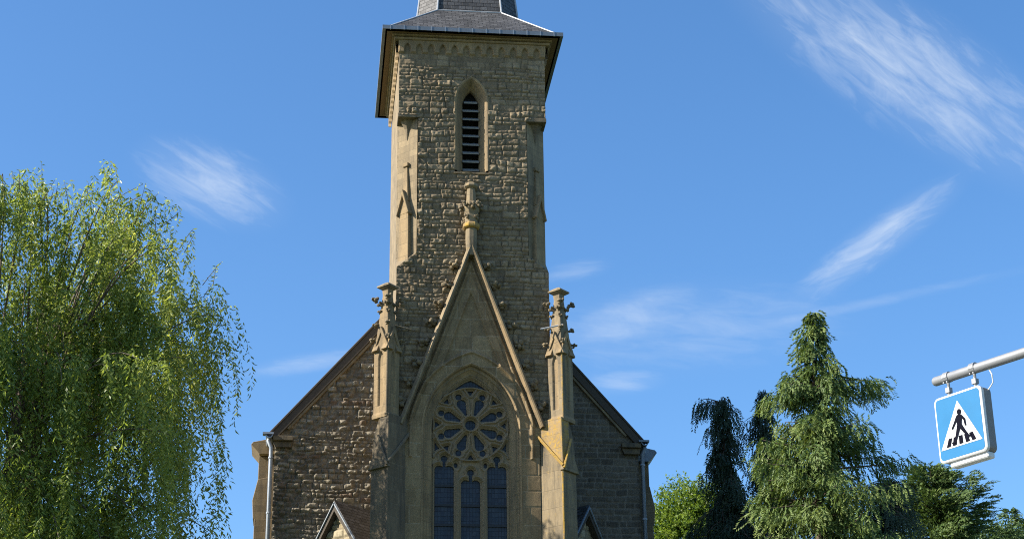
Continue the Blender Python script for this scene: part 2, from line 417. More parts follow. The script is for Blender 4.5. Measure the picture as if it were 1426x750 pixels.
make_ground()
def road_pt(s, d, z): return tuple(R0 + RD*s + RN*d + Vector((0, 0, z)))
m_asph = simple_mat('asphalt', (0.05, 0.05, 0.052), 0.9, 0, 40, 0.35, 0.5)
m_pave = simple_mat('concrete_pavement', (0.28, 0.27, 0.25), 0.9, 0, 9, 0.2, 0.3)
m_paint = simple_mat('road_paint', (0.75, 0.75, 0.73), 0.7, 0, 20, 0.12)
def strip(name, s0, s1, d0, d1, z, mat):
    return tag(MB().add([road_pt(s0, d0, z), road_pt(s1, d0, z), road_pt(s1, d1, z), road_pt(s0, d1, z)], [(0, 1, 2, 3)]).build(name, mat), kind='structure')
strip('road', -200, 200, -3.4, 3.4, 0.02, m_asph)
for d0, d1 in ((-5.4, -3.4), (3.4, 5.2)):
    b = MB(); P = [road_pt(-200, d0, -0.1), road_pt(-200, d1, -0.1), road_pt(-200, d1, 0.14), road_pt(-200, d0, 0.14)]
    b.prism(P, RD*400); tag(b.build('pavement', m_pave), kind='structure')
b = MB()
for k in range(7):
    d = -3.0 + k*0.95
    b.add([road_pt(-1.6, d, .024), road_pt(1.6, d, .024), road_pt(1.6, d+.5, .024), road_pt(-1.6, d+.5, .024)], [(0, 1, 2, 3)])
tag(b.build('road_markings', m_paint), kind='structure')

# ------------------------------------------------------------------ the church
church = empty('church', (0, 0, 0), 'sandstone village church with a square slate-roofed bell tower and a rose window', 'church')
TW = 2.13                                    # half width of the tower
def chamf(z): return np.where(z < 20.9, 0, np.where(z < 21.35, (z-20.9)/0.45*0.55, np.where(z < 25.62, 0.55, 0.0)))

# --- tower body, open to the front where the carved facing closes it
tw = MB()
def ring(z, c, y0=0.02, y1=4.8):
    c = max(c, 0.004)
    return [(-TW+c, y0, z), (-TW, y0+c, z), (-TW, y1, z), (TW, y1, z), (TW, y0+c, z), (TW-c, y0, z)]
levels = [(4.3, 0), (12.0, 0), (20.9, 0), (21.35, .55), (25.60, .55), (25.62, 0), (28.2, 0)]
tw.loft([ring(z, c) for z, c in levels], caps=True, closed=False)
tw.add([(-TW, 0.02, 4.3), (TW, 0.02, 4.3), (TW, 0.02, 12.0), (-TW, 0.02, 12.0)], [(0, 1, 2, 3)])
tower = tw.build('tower', M_BODY, church)

XB, XW = -0.03, -0.06                        # axes of the belfry window and of the gable bay
def arch_sdf(x, z, a, h, z0, d=0.0):
    R = (a*a+h*h)/(2*a); c = R-a
    up = np.hypot(np.abs(x)+c, z-z0)-(R+d)
    return np.where(z > z0, up, np.abs(x)-(a+d))
def arch_pts(a, h, z0, zb, d, n=14, k=6):
    R = (a*a+h*h)/(2*a); c = R-a
    tm = math.acos(c/(R+d)); P = [(-(a+d), zb+(z0-zb)*i/k) for i in range(k)]
    P += [(c-(R+d)*math.cos(tm*i/n), z0+(R+d)*math.sin(tm*i/n)) for i in range(n+1)]
    return P + [(-x, z) for x, z in P[-2::-1]]
def arch_loft(name, a, h, z0, zb, prof, xc, mat, parent, smooth=False, closed_profile=False):
    b = MB(); rings = []
    for d, y in prof: rings.append([(xc+x, y, z) for x, z in arch_pts(a, h, z0, zb, d)])
    if closed_profile: rings.append(rings[0])
    b.loft(rings, caps=False, closed=False)
    return b.build(name, mat, parent, smooth)

BW = dict(a=0.235, h=0.50, z0=26.15)         # belfry opening
def tower_face(u, v):
    d, s, s2 = courses(u, v, (0.09, 0.21), (0.13, 0.48), 11, 0.04)
    mort = 1-smooth(0.006, 0.022, d)
    dome = smooth(0.003, 0.024, d)
    rock = (0.25-np.abs(fbm(u*7+s*50, v*7+s2*50, 2, 3)-0.5))*0.15 + (fbm(u*20, v*20+s*30, 3, 3)-0.5)*0.05
    tilt = (s2-0.5)*0.05
    calm = .6+.7*smooth(.35, .65, fbm(u*.55+3, v*.55, 91, 3)); rock = rock*calm
    h = dome*(0.022 + 0.035*s + tilt*0.5 + rock*(0.5+0.8*s2))
    smoothzone = smooth(26.9, 27.5, v)*0.7        # the top courses are better dressed
    h = h*(1-smoothzone) + 0.02*smoothzone
    lev = TW-chamf(v)
    keep = (np.abs(u) < lev+0.001) & (v < 27.68)
    keep &= (arch_sdf(u-XB, v, BW['a'], BW['h'], BW['z0'], 0.245) > 0) | (v < 23.86)
    inside = (np.abs(u-XW) < 1.9-np.clip(v-16.45, 0, 9)*0.36) & (v < 21)
    keep &= ~(inside & (v > 8))
    q = smooth(0.35, 0.2, TW-np.abs(u))*0.6
    h = np.where(keep, h*(1-0.5*q), h)
    return h, keep, {'tint': np.clip(0.25+0.6*s+0.15*q, 0, 1), 'mortar': mort*0.8, 'warm': np.zeros_like(u)}
relief('rubble_facing', -TW, TW, 12.0, 27.68, 0.027, tower_face, (0, 0, 0), (1, 0, 0), (0, -1, 0), M_TOWER, tower)

# --- tapering gabled strips on the two chamfers and the corbels that carry the square top
for s in (-1, 1):
    n = Vector((s*0.7071, -0.7071, 0)); t = Vector((0.7071, s*0.7071, 0)) if s < 0 else Vector((0.7071, 0.7071, 0))
    t = Vector((-n.y, n.x, 0))
    c0 = Vector((s*(TW-0.275), 0.295, 0))
    def P(a, o, z): return c0 + t*a + n*o + Vector((0, 0, z))
    b = MB()
    b.loft([[P(-.2, -.1, 21.0), P(.2, -.1, 21.0), P(.2, .14, 21.0), P(-.2, .14, 21.0)],
            [P(-.17, -.1, 22.75), P(.17, -.1, 22.75), P(.17, .12, 22.75), P(-.17, .12, 22.75)]])
    b.prism([P(-.24, .2, 22.6), P(-.2, .2, 22.55), P(0, .2, 23.15), P(.2, .2, 22.55), P(.24, .2, 22.6), P(0, .2, 23.36)], n*-0.3)
    b.prism([P(-.2, .13, 22.6), P(.2, .13, 22.6), P(0, .13, 23.2)], n*-0.2)
    b.loft([[P(-.13, -.1, 23.0), P(.13, -.1, 23.0), P(.13, .1, 23.0), P(-.13, .1, 23.0)],
            [P(-.05, -.1, 24.1), P(.05, -.1, 24.1), P(.05, .05, 24.1), P(-.05, .05, 24.1)]])
    b.loft([[P(-.1, -.1, 24.1), P(.1, -.1, 24.1), P(.1, .09, 24.1), P(-.1, .09, 24.1)],
            [P(-.1, -.1, 24.22), P(.1, -.1, 24.22), P(.1, .09, 24.22), P(-.1, .09, 24.22)]])
    b.build('corner_strip', M_ASHLAR, tower, bevel=0.012)
    b = MB()
    b.prism([(s*(TW+.02), -.05, 25.55), (s*(TW-.6), -.05, 25.55), (s*(TW+.02), .6, 25.55)], (0, 0, .13))
    b.loft([[P(-.3, -.1, 25.56), P(.3, -.1, 25.56), P(.1, .2, 25.56), P(-.1, .2, 25.56)],
            [P(-.12, -.08, 25.3), P(.12, -.08, 25.3), P(.05, .07, 25.3), P(-.05, .07, 25.3)],
            [P(-.02, -.05, 24.95), P(.02, -.05, 24.95), P(.01, .01, 24.95), P(-.01, .01, 24.95)]])
    b.build('corner_corbel', M_DARKST, tower, bevel=0.01)
    # dressed quoin edge on the side of the tower
# --- arcaded frieze and mouldings under the eaves
def frieze(u, v):
    per = 0.345; x = (u/per-np.floor(u/per)-0.5)*per
    dd = arch_sdf(x, v, 0.085, 0.17, 27.76)
    h = 0.02+0.085*smooth(0.0, 0.014, dd)+0.01*(fbm(u*14, v*14, 8)-0.5)
    h = np.where(v < 27.655, 0.02+(h-0.02)*0+0.0, h)
    return h, np.ones_like(u, bool), {}
for (o, U, N, u0, u1) in (((0, 0, 0), (1, 0, 0), (0, -1, 0), -TW-.03, TW+.03), ((-TW, 0, 0), (0, -1, 0), (-1, 0, 0), -4.8, .0), ((TW, 0, 0), (0, 1, 0), (1, 0, 0), 0, 4.8)):
    relief('arcade_frieze', u0, u1, 27.63, 28.04, 0.0155, frieze, o, U, N, M_ASHLAR, tower)
def sq_ring(e, z, y0=0.0, y1=4.8): return [(-TW-e, y0-e, z), (TW+e, y0-e, z), (TW+e, y1+e, z), (-TW-e, y1+e, z)]
b = MB(); b.loft([sq_ring(.06, 28.03), sq_ring(.15, 28.04), sq_ring(.17, 28.10), sq_ring(.10, 28.12), sq_ring(.22, 28.14), sq_ring(.22, 28.185)])
b.build('cornice_moulding', M_ASHLAR, tower, bevel=0.01)
b = MB(); b.loft([sq_ring(.43, 28.19), sq_ring(.43, 28.215)]); b.build('eaves_soffit', M_SOFFIT, tower)

# --- belfry window
bw = arch_loft('belfry_window', BW['a'], BW['h'], BW['z0'], 23.93, [(0.27, 0.02), (0.27, -0.045), (0.235, -0.05), (0.20, -0.03), (0.0, 0.30), (0.0, 0.42)], XB, M_ASHLAR, church)
b = MB(); b.add([(XB-.51, -.055, 23.87), (XB+.51, -.055, 23.87), (XB+.235, .42, 24.0), (XB-.235, .42, 24.0)], [(0, 1, 2, 3)])
b.box(XB-.51, XB+.51, -.055, .02, 23.82, 23.868); b.build('window_sill', M_ASHLAR, bw)
for k in range(9):
    z = 24.02+k*0.272
    w = BW['a'] if z < 26.1 else 0.235-(z-26.1)*0.42
    b = MB(); b.prism([(XB-w, .20, z+.03), (XB-w, .215, z), (XB-w, .45, z+.16), (XB-w, .45, z+.20)], (2*w, 0, 0)); b.build('louvre', M_LOUVRE, bw)
b = MB(); b.box(-.6, .6, .55, .6, 23.6, 27.2); b.build('belfry_dark_sheet', M_BLACK, bw)  # black sheet added as the darkness behind the louvres

# --- tower roof: gutter, flared skirt, chamfered spire
OX, OY0, OY1 = 2.65, -0.45, 5.25
yc = 2.4
def spire_ring(hw, ch, z): return [(-hw+ch, yc-hw, z), (hw-ch, yc-hw, z), (hw, yc-hw+ch, z), (hw, yc+hw-ch, z), (hw-ch, yc+hw, z), (-hw+ch, yc+hw, z), (-hw, yc+hw-ch, z), (-hw, yc-hw+ch, z)]
E8 = [(-OX+.06, OY0+.06), (OX-.06, OY0+.06), (OX-.06, OY0+.06), (OX-.06, OY1-.06), (OX-.06, OY1-.06), (-OX+.06, OY1-.06), (-OX+.06, OY1-.06), (-OX+.06, OY0+.06)]
S8 = spire_ring(1.55, .58, 29.65)
V = [(-OX+.06, OY0+.06, 28.25), (OX-.06, OY0+.06, 28.25), (OX-.06, OY1-.06, 28.25), (-OX+.06, OY1-.06, 28.25)] + S8
tr = MB().add(V, [(0, 1, 5, 4), (1, 6, 5), (1, 2, 7, 6), (2, 8, 7), (2, 3, 9, 8), (3, 10, 9), (3, 0, 11, 10), (0, 4, 11), (3, 2, 1, 0)]).build('tower_roof', M_SLATE, church)
b = MB(); b.loft([spire_ring(1.55, .58, 29.652), spire_ring(0.06, .025, 43.5)]); b.build('spire', M_SLATE, tr)
b = MB()
for i, j in ((0, 0), (0, 7), (1, 1), (1, 2), (2, 3), (2, 4), (3, 5), (3, 6)):
    b.tube([V[i], S8[j]], 0.024, 6)
for i in range(8): b.tube([S8[i], S8[(i+1) % 8]], 0.025, 6)
for i in (1, 2, 0, 7):
    top = spire_ring(0.06, .025, 43.5)[i]; b.tube([S8[i], top], 0.03, 6)
b.build('hip_flashing', M_LEAD, tr)
gp = [(-0.0, 28.19), (-0.0, 28.315), (0.02, 28.325), (0.03, 28.31), (0.03, 28.28), (0.14, 28.28), (0.14, 28.19)]
b = MB()
b.loft([[(-OX+e, OY0+e, z) for e, z in gp], [(OX-e, OY0+e, z) for e, z in gp], [(OX-e, OY1-e, z) for e, z in gp], [(-OX+e, OY1-e, z) for e, z in gp], [(-OX+e, OY0+e, z) for e, z in gp]], caps=False)
gut = b.build('eaves_gutter', M_ZINC, tr)
for k in range(13):
    x = -2.42+k*0.40; MB().box(x-.012, x+.012, OY0-.008, OY0+.05, 28.185, 28.33).build('gutter_bracket', M_PIPE, gut)

# --- gable bay in front of the tower with its big pointed window
W = dict(a=1.0, h=1.52, z0=16.22)
ZC = 16.43                                   # centre of the rose
GA, GB, GH = 21.42, 16.3, 1.86               # gable apex, springing of the slopes, half width
def slope_x(z): return GH*(GA-z)/(GA-GB)
def bay_face(u, v):
    x = u-XW
    d, s, s2 = courses(u, v, (0.36, 0.52), (0.5, 1.0), 5, 0.0)
    h = 0.014*smooth(0.0, 0.016, d)+0.012*(s-0.5)+0.008*(fbm(u*7, v*7, 6)-0.5)
    # sunk inner triangle of the gable with a roll around it
    e = (slope_x(v)-np.abs(x))*0.94
    ins = (v > 18.0)
    h = h - 0.05*smooth(0.42, 0.46, e)*ins + 0.03*np.exp(-((e-0.40)/0.03)**2)*ins
    h = h + (-0.05*np.exp(-((e-0.055)/0.03)**2) + 0.035*np.exp(-((e-0.14)/0.03)**2) - 0.03*np.exp(-((e-0.20)/0.02)**2))*(v > GB)
    # hood moulding round the arch
    a = arch_sdf(x, v, W['a'], W['h'], W['z0'])
    h = h + 0.07*np.exp(-((a-0.64)/0.045)**4)*(v > 15.4) + 0.05*smooth(0.66, 0.6, a)*smooth(17.6, 18.2, v)
    keep = (a > 0.315) & (np.abs(x) < np.where(v > GB, np.minimum(slope_x(v)+.03, GH), GH))
    return h, keep, {'tint': 0.05+0.7*s, 'mortar': (1-smooth(.005, .02, d))*.8*(vnoise(u*2.5, v*2.5, 61) > .3)}
bay = relief('gable_bay', XW-GH, XW+GH, 8.0, GA, 0.018, bay_face, (0, -0.10, 0), (1, 0, 0), (0, -1, 0), M_BAY, church, smooth=True)
# the bay has depth: its flanks run back to the tower
b = MB()
pl = [(XW-GH, 8.0), (XW-GH, GB)] + [(XW, GA)] + [(XW+GH, GB), (XW+GH, 8.0)]
b.loft([[(x, -.10, z) for x, z in pl], [(x, .3, z) for x, z in pl]], caps=False, closed=False)
b.box(XW-GH, XW+GH, -.1, .3, 4.3, 7.99)
b.build('bay_flank', M_ASHLAR, bay)
# raking coping with a chamfer on either side
prof = [(-.03, .02), (-.03, -.19), (.005, -.34), (.045, -.35), (.12, -.22), (.12, .02)]
sl = Vector((GH, 0, -(GA-GB))).normalized()
for s in (-1, 1):
    tdir = Vector((s*sl.x, 0, sl.z)); nrm = Vector((s*-sl.z, 0, sl.x))   # outward from the gable face
    b = MB()
    A = Vector((XW, 0, GA)); B = Vector((XW+s*GH, 0, GB))
    top = []; bot = []
    for o, y in prof:
        q = A+nrm*o
        # meet on the centre line
        k = (XW-q.x)/tdir.x; q = q+tdir*k
        top.append(q+Vector((0, y, 0))); bot.append(B+nrm*o+tdir*0.05+Vector((0, y, 0)))
    b.loft([top, bot]); cop = b.build('raking_coping', M_CARVED if s < 0 else M_ASHLAR, bay)

import bmesh
def crocket_mesh(name, seed, size=0.1):
    r = random.Random(seed); bm = bmesh.new()
    for k in range(6):
        a = k*2.4; q = Vector((math.cos(a), math.sin(a), (k-2.5)*0.45))*size*(0.55 if k else 0.0)
        mm = Matrix.Translation(q) @ Matrix.Diagonal((r.uniform(.7, 1.1), r.uniform(.7, 1.1), r.uniform(.6, .9), 1))
        bmesh.ops.create_icosphere(bm, subdivisions=2, radius=size*0.55, matrix=mm)
    for v in bm.verts: v.co += Vector((r.uniform(-1, 1), r.uniform(-1, 1), r.uniform(-1, 1)))*size*0.06
    me = bpy.data.meshes.new(name); bm.to_mesh(me); bm.free(); me.materials.append(M_CARVED)
    me.uv_layers.new(name='UVMap'); return me
CRO = [crocket_mesh('crocket', k, 0.105) for k in range(4)]
def crocket(p, parent, k=0, sc=1.0, rz=0.0):
    o = bpy.data.objects.new('crocket', CRO[k % 4]); COL.objects.link(o); o.parent = parent
    o.location = p; o.scale = (sc, sc, sc*.95); o.rotation_euler = (0.2*k, 0.1*k, rz+k*1.3); return o
for s in (-1, 1):
    for k in range(8):
        z = 20.85-k*0.575
        nrm = Vector((s*-sl.z, 0, sl.x)); q = Vector((XW+s*slope_x(z), -.15, z))+nrm*0.28
        crocket(q, bay, k+(0 if s < 0 else 2), 1.5)
        b = MB(); b.tube([q-nrm*.12, q], [.05, .06], 6); b.build('crocket_stalk', M_CARVED, bay)
# finial on the apex
fin = MB()
def ngon(cx, cy, z, r, n=8, ph=0.0): return [(cx+r*math.cos(2*math.pi*(i+.5)/n+ph), cy+r*math.sin(2*math.pi*(i+.5)/n+ph), z) for i in range(n)]
fy = -.20
fin.loft([ngon(XW, fy, z, r) for z, r in ((21.2, .14), (21.5, .16), (21.75, .17), (22.02, .165))])
fin.loft([ngon(XW, fy, z, r) for z, r in ((22.2, .18), (22.45, .19), (22.62, .25), (22.75, .22), (22.85, .16))])
fin.loft([ngon(XW, fy, z, r) for z, r in ((22.85, .145), (23.28, .125))])
fin.loft([ngon(XW, fy, z, r) for z, r in ((23.26, .15), (23.31, .215), (23.38, .205), (23.44, .12), (23.47, .04))])
finial = fin.build('finial', M_CARVED, bay, bevel=0.01)
fr = MB(); fr.loft([ngon(XW, fy, z, r) for z, r in ((22.02, .20), (22.06, .25), (22.14, .25), (22.2, .19))]); fr.build('finial_ring', M_LICHEN, bay, bevel=.01)
for k in range(8):
    a = k*math.pi/4
    crocket((XW+.25*math.cos(a), fy+.25*math.sin(a), 22.66+(k % 2)*.07), finial, k, .95 if k % 2 else 1.15)
    if k % 2: crocket((XW+.2*math.cos(a), fy+.2*math.sin(a), 22.36), finial, k+1, .8)

# --- the big window: moulded reveal, tracery, leaded glass, bars
ZBOT = 9.6
win = arch_loft('rose_window', W['a'], W['h'], W['z0'], ZBOT, [(0.345, -.05), (0.345, -.125), (0.315, -.135), (0.285, -.10), (0.265, -.02), (0.235, .0), (0.20, -.01), (0.175, .03), (0.10, .10), (0.07, .09), (0.045, .14), (0.0, .20), (0.0, .34)], XW, M_ASHLAR, church)
def cap_sdf(px, py, r0, ra, r1, rb):
    t = np.clip((px-r0)/(r1-r0), 0, 1); return np.hypot(px-(r0+t*(r1-r0)), py)-(ra+t*(rb-ra))
def tri_sdf(px, py, c, w): # small curved triangle pointing inward
    return np.maximum(np.maximum(px-(c+w*.5), -(px-c)*.5+np.abs(py)*.9-w*.42), -px+c-w)
def openings(x, z):
    zr = z-ZC; r = np.hypot(x, zr)
    o = r-0.135
    for k in range(8):
        a = math.radians(22.5+45*k); ca, sa = math.cos(a), math.sin(a)
        px, py = x*ca+zr*sa, -x*sa+zr*ca
        o = np.minimum(o, cap_sdf(px, py, .33, .028, .64, .122))
        o = np.minimum(o, np.hypot(px-.855, py)-.078)
        a = math.radians(45*k); ca, sa = math.cos(a), math.sin(a)
        px, py = x*ca+zr*sa, -x*sa+zr*ca
        o = np.minimum(o, np.maximum(np.maximum(px-.955, -px+.845), np.abs(py)-(px-.835)*.62))
    # spandrels outside the ring
    arch = arch_sdf(x, z, W['a'], W['h'], W['z0'])
    out = np.maximum(-(r-1.085), arch+.035)
    o = np.minimum(o, np.maximum(out, -(z-(ZC+.85))))
    side = np.maximum(np.maximum(out, z-(ZC-.5)), -(z-(ZC-.86)))
    o = np.minimum(o, np.maximum(side, -(np.hypot(np.abs(x)-.71, z-(ZC-1.02))-.38)))
    # small eyes between the rose and the centre light
    o = np.minimum(o, np.hypot(np.abs(x)-.40, (z-(ZC-1.13))*.7)-.045)
    # three lights with cusped heads
    for cx, zs, ze in ((-.71, ZC-1.17, ZC-.955), (0.0, ZC-1.56, ZC-1.33), (.71, ZC-1.17, ZC-.955)):
        px = np.abs(x-cx)
        body = np.maximum(px-.255, z-(zs-.10))
        body = np.minimum(body, np.hypot(px-.135, z-(zs-.10))-.12)
        body = np.minimum(body, np.maximum(px-.135, np.abs(z-(zs-.06))-.06))
        neck = np.maximum(px-.04, np.abs(z-(zs+ze)*.5)-.16)
        o = np.minimum(o, np.minimum(np.minimum(body, neck), np.hypot(px, z-ze)-.085))
    return o
def tracery(u, v):
    x = u; o = openings(x, v); r = np.hypot(x, v-ZC)
    h = 0.05*smooth(0.0, 0.012, o)+0.06*smooth(0.032, 0.046, o)+0.045*np.exp(-((o-.082)/.016)**2)-.02*smooth(.10, .12, o)
    h = h + 0.045*np.exp(-((r-1.03)/.028)**4) + 0.035*np.exp(-((r-.205)/.03)**4)
    for cx, zs, ze in ((-.71, ZC-1.17, ZC-.955), (0.0, ZC-1.56, ZC-1.33), (.71, ZC-1.17, ZC-.955)):
        pass
    return h, o > -0.004, {}
relief('tracery', -1.02, 1.02, ZBOT, ZC+1.36, 0.0105, tracery, (XW, .26, 0), (1, 0, 0), (0, -1, 0), M_TRACERY, win, smooth=True)
gm, nt, pb, _ = new_mat('leaded_glass'); p_ = pos(nt)
uvn = nd(nt, 'ShaderNodeUVMap'); uvn.uv_map = 'UVMap'
br = nd(nt, 'ShaderNodeTexBrick'); br.inputs['Scale'].default_value = 1.0; br.offset = 0.0
br.inputs['Brick Width'].default_value = .085; br.inputs['Row Height'].default_value = .13; br.inputs['Mortar Size'].default_value = .005
br.inputs['Color1'].default_value = (.032, .042, .058, 1); br.inputs['Color2'].default_value = (.05, .06, .076, 1); br.inputs['Mortar'].default_value = (.014, .017, .022, 1)
nt.links.new(uvn.outputs[0], br.inputs['Vector'])
cg = mix(nt, rng_map(nt, noise(nt, p_, 4, 5), .45, .7, 0, .45), br.outputs['Color'], (.03, .024, .034))
nt.links.new(cg, pb.inputs['Base Color']); nt.links.new(rng_map(nt, noise(nt, p_, 9, 3), .3, .7, .2, .5), pb.inputs['Roughness'])
pb.inputs['Specular IOR Level'].default_value = 0.16
bump(nt, pb, mth(nt, 'ADD', noise(nt, p_, 7, 3), mth(nt, 'MULTIPLY', br.outputs['Fac'], .4)), .35, .015)
b = MB(); P = [(XW+x, .285, z) for x, z in arch_pts(W['a'], W['h'], W['z0'], ZBOT, 0.02)]
b.add(P, [tuple(range(len(P)))]); b.build('glass', gm, win)
for cx, ztop in ((-.71, ZC-1.2), (0.0, ZC-1.6), (.71, ZC-1.2)):
    z = 14.76+.005 if cx else 14.76-.0
    zz = 14.74 if cx else 14.205
    while zz > ZBOT:
        b = MB(); b.box(XW+cx-.27, XW+cx+.27, .245, .28, zz-.034, zz+.034); b.build('glazing_bar', M_IRON, win); zz -= .535
# --- diagonal buttresses with pinnacles at the tower's front corners
for s in (-1, 1):
    d = Vector((s*.7071, -.7071, 0)); n = Vector((s*.7071, .7071, 0))       # outward, and towards the flank of the tower
    C0 = Vector((s*TW, 0, 0))
    def Q(l, w, z): return C0+d*l+n*w+Vector((0, 0, z))
    b = MB()
    b.loft([[Q(-.5, -.31, 4.3), Q(.58, -.31, 4.3), Q(.58, .31, 4.3), Q(-.5, .31, 4.3)], [Q(-.5, -.3, 15.15), Q(.57, -.3, 15.15), Q(.57, .3, 15.15), Q(-.5, .3, 15.15)]])
    b.loft([[Q(-.5, -.3, 15.1), Q(.57, -.3, 15.1), Q(.57, .02, 15.1), Q(-.5, .02, 15.1)], [Q(-.5, -.3, 16.4), Q(.55, -.27, 16.4), Q(.55, .02, 16.4), Q(-.5, .02, 16.4)]])
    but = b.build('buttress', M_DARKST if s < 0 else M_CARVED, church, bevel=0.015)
    b = MB(); b.tube([Q(.575, -.305, 5), Q(.565, -.30, 15.1)], .028, 6)
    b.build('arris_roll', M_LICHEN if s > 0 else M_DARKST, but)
    mt = M_LICHEN if s > 0 else M_DARKST
    # raking weathering on the inner flank, gablet on the outer end
    b = MB()
    b.prism([Q(.6, -.33, 15.08), Q(.6, -.33, 15.35), Q(.58, -.33, 16.46), Q(-.4, -.33, 16.46), Q(-.4, -.33, 16.32)], n*.33)
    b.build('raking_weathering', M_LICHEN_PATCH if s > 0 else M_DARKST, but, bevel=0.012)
    b = MB(); b.tube([Q(.62, -.345, 15.10), Q(.3, -.36, 15.46), Q(-.42, -.36, 16.30)], .045, 6); b.tube([Q(.655, -.35, 15.02), Q(.655, -.02, 15.88)], .035, 6)
    b.build('drip_moulding', M_LICHEN if s > 0 else M_DARKST, but)
    b = MB()
    b.prism([Q(-.4, .0, 15.1), Q(-.4, .30, 15.1), Q(-.4, .22, 15.9), Q(-.4, .0, 16.46)], d*.97)
    b.build('weathering_slope', M_DARKST, but, bevel=0.012)
    b = MB()
    b.loft([[Q(.5, -.36, 14.98), Q(.5, .36, 14.98), Q(.5, .0, 15.95)], [Q(.64, -.36, 14.98), Q(.64, .36, 14.98), Q(.62, .0, 15.72)]])
    b.build('end_gablet', mt if s < 0 else M_CARVED, but, bevel=0.012)
    b = MB(); b.box(-.1, .1, -.1, .1, 0, .1)
    # pinnacle
    PC = C0+d*.335
    def K(a, o, z): return PC+d*a+n*o+Vector((0, 0, z))
    def sqr(hh, z): return [K(-hh, -hh, z), K(hh, -hh, z), K(hh, hh, z), K(-hh, hh, z)]
    b = MB(); b.loft([sqr(.19, 16.4), sqr(.19, 18.6)]); b.loft([sqr(.265, 16.38), sqr(.27, 16.46), sqr(.24, 16.54)])
    pin = b.build('pinnacle', M_ASHLAR, but)
    b = MB(); b.tube([K(.243, -.243, 16.5), K(.243, -.243, 18.3)], .024, 6); b.build('arris_roll', M_LICHEN_PATCH if s > 0 else M_DARKST, pin)
    def panel(u, v):
        a = arch_sdf(u, v, .085, .26, 18.02); a = np.where(v < 16.72, np.maximum(a, 16.72-v), a)
        return -0.055+0.055*smooth(-.02, .012, a)+.006*(fbm(u*20, v*20, 3)-.5), np.ones_like(u, bool), {}
    for N_ in (d, -d, n, -n):
        U_ = Vector((-N_.y, N_.x, 0))
        relief('sunk_panel', -.24, .24, 16.5, 18.45, .0165, panel, tuple(PC+N_*.24), tuple(U_), tuple(N_), M_ASHLAR if s < 0 else M_CARVED, pin)
        g = MB()
        def G(a, o, z): return PC+U_*a+N_*o+Vector((0, 0, z))
        g.prism([G(-.33, .27, 18.28), G(-.24, .27, 18.26), G(0, .27, 18.78), G(.24, .27, 18.26), G(.33, .27, 18.28), G(0, .27, 18.98)], N_*-.2)
        g.prism([G(-.24, .235, 18.3), G(.24, .235, 18.3), G(0, .235, 18.8)], N_*-.2)
        g.build('gablet', M_ASHLAR, pin, bevel=.008)
    b = MB(); b.loft([sqr(.225, 18.4), sqr(.19, 18.9), sqr(.10, 19.95)]); b.loft([sqr(.10, 19.9), sqr(.115, 20.12)])
    b.build('spirelet', M_ASHLAR if s < 0 else M_CARVED, pin, bevel=.01)
    b = MB(); b.loft([sqr(.13, 20.1), sqr(.215, 20.16), sqr(.215, 20.2), sqr(.06, 20.31)]); b.build('pinnacle_cap', M_CARVED, pin)
    for i, (ux, uy) in enumerate(((1, 0), (-1, 0), (0, 1), (0, -1))):
        e = Vector((ux, uy, 0))
        crocket(PC+e*.2+Vector((0, 0, 19.66)), pin, i, 1.0)
        crocket(PC+e*.34+Vector((0, 0, 19.80)), pin, i+1, 1.05)
        crocket(PC+e*.19+Vector((0, 0, 19.45)), pin, i+2, .7)
        crocket(PC+e*.325+Vector((0, 0, 19.05)), pin, i+1, .85)
        crocket(PC+e*.40+Vector((0, 0, 18.62)), pin, i+3, .8)
    b = MB(); b.tube([PC+Vector((-.55, -.22, 19.0)), PC+Vector((0.05, -.3, 19.12))] if s > 0 else [PC+Vector((.2, -.2, 19.0)), PC+Vector((.75, -.1, 18.9))], .022, 6)
    b.build('lamp_bracket', M_LEAD if s > 0 else M_DARKST, pin)

# --- nave
NY, NW, NE, NR = 5.0, 5.40, 17.52, 23.75      # gable plane, half width, eaves, ridge
b = MB(); b.prism([(-NW, NY+.03, 4.3), (NW, NY+.03, 4.3), (NW, NY+.03, NE), (0, NY+.03, NR), (-NW, NY+.03, NE)], (0, 24, 0))
nave = b.build('nave', M_BODY, church)
def nave_face(seed, ch, cw, rough, mortar_w, jit):
    def fn(u, v):
        d, s, s2 = courses(u, v, ch, cw, seed, jit)
        dome = smooth(0.003, 0.03, d)
        h = dome*(0.02+rough*(0.04*s+(s2-.5)*.05+(fbm(u*8+s*40, v*8, seed+1, 4)-.5)*.12+(fbm(u*22, v*22, seed+2, 3)-.5)*.05))
        keep = v < NR-(np.abs(u)/NW)*(NR-NE)-.02
        band = np.exp(-((v-18.55)/.16)**2)*(vnoise(u*1.4, v*3, 77) > .35)
        return h, keep, {'tint': np.clip(.1+.75*s, 0, 1), 'mortar': (1-smooth(mortar_w*.3, mortar_w, d))*.9, 'warm': np.clip(band*.6*(s2 > .45)+(s2 > .965)*.6, 0, 1)}
    return fn
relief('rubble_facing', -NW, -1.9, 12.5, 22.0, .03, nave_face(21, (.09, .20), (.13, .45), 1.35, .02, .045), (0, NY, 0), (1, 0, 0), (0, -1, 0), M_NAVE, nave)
relief('rubble_facing', 1.9, NW, 12.5, 22.0, .03, nave_face(31, (.13, .22), (.2, .52), .45, .026, .02), (0, NY, 0), (1, 0, 0), (0, -1, 0), M_NAVE_SHADE, nave)  # shade of this side is put into the stone colour
sd = Vector((NW, 0, NE-NR)).normalized()
rf = MB()
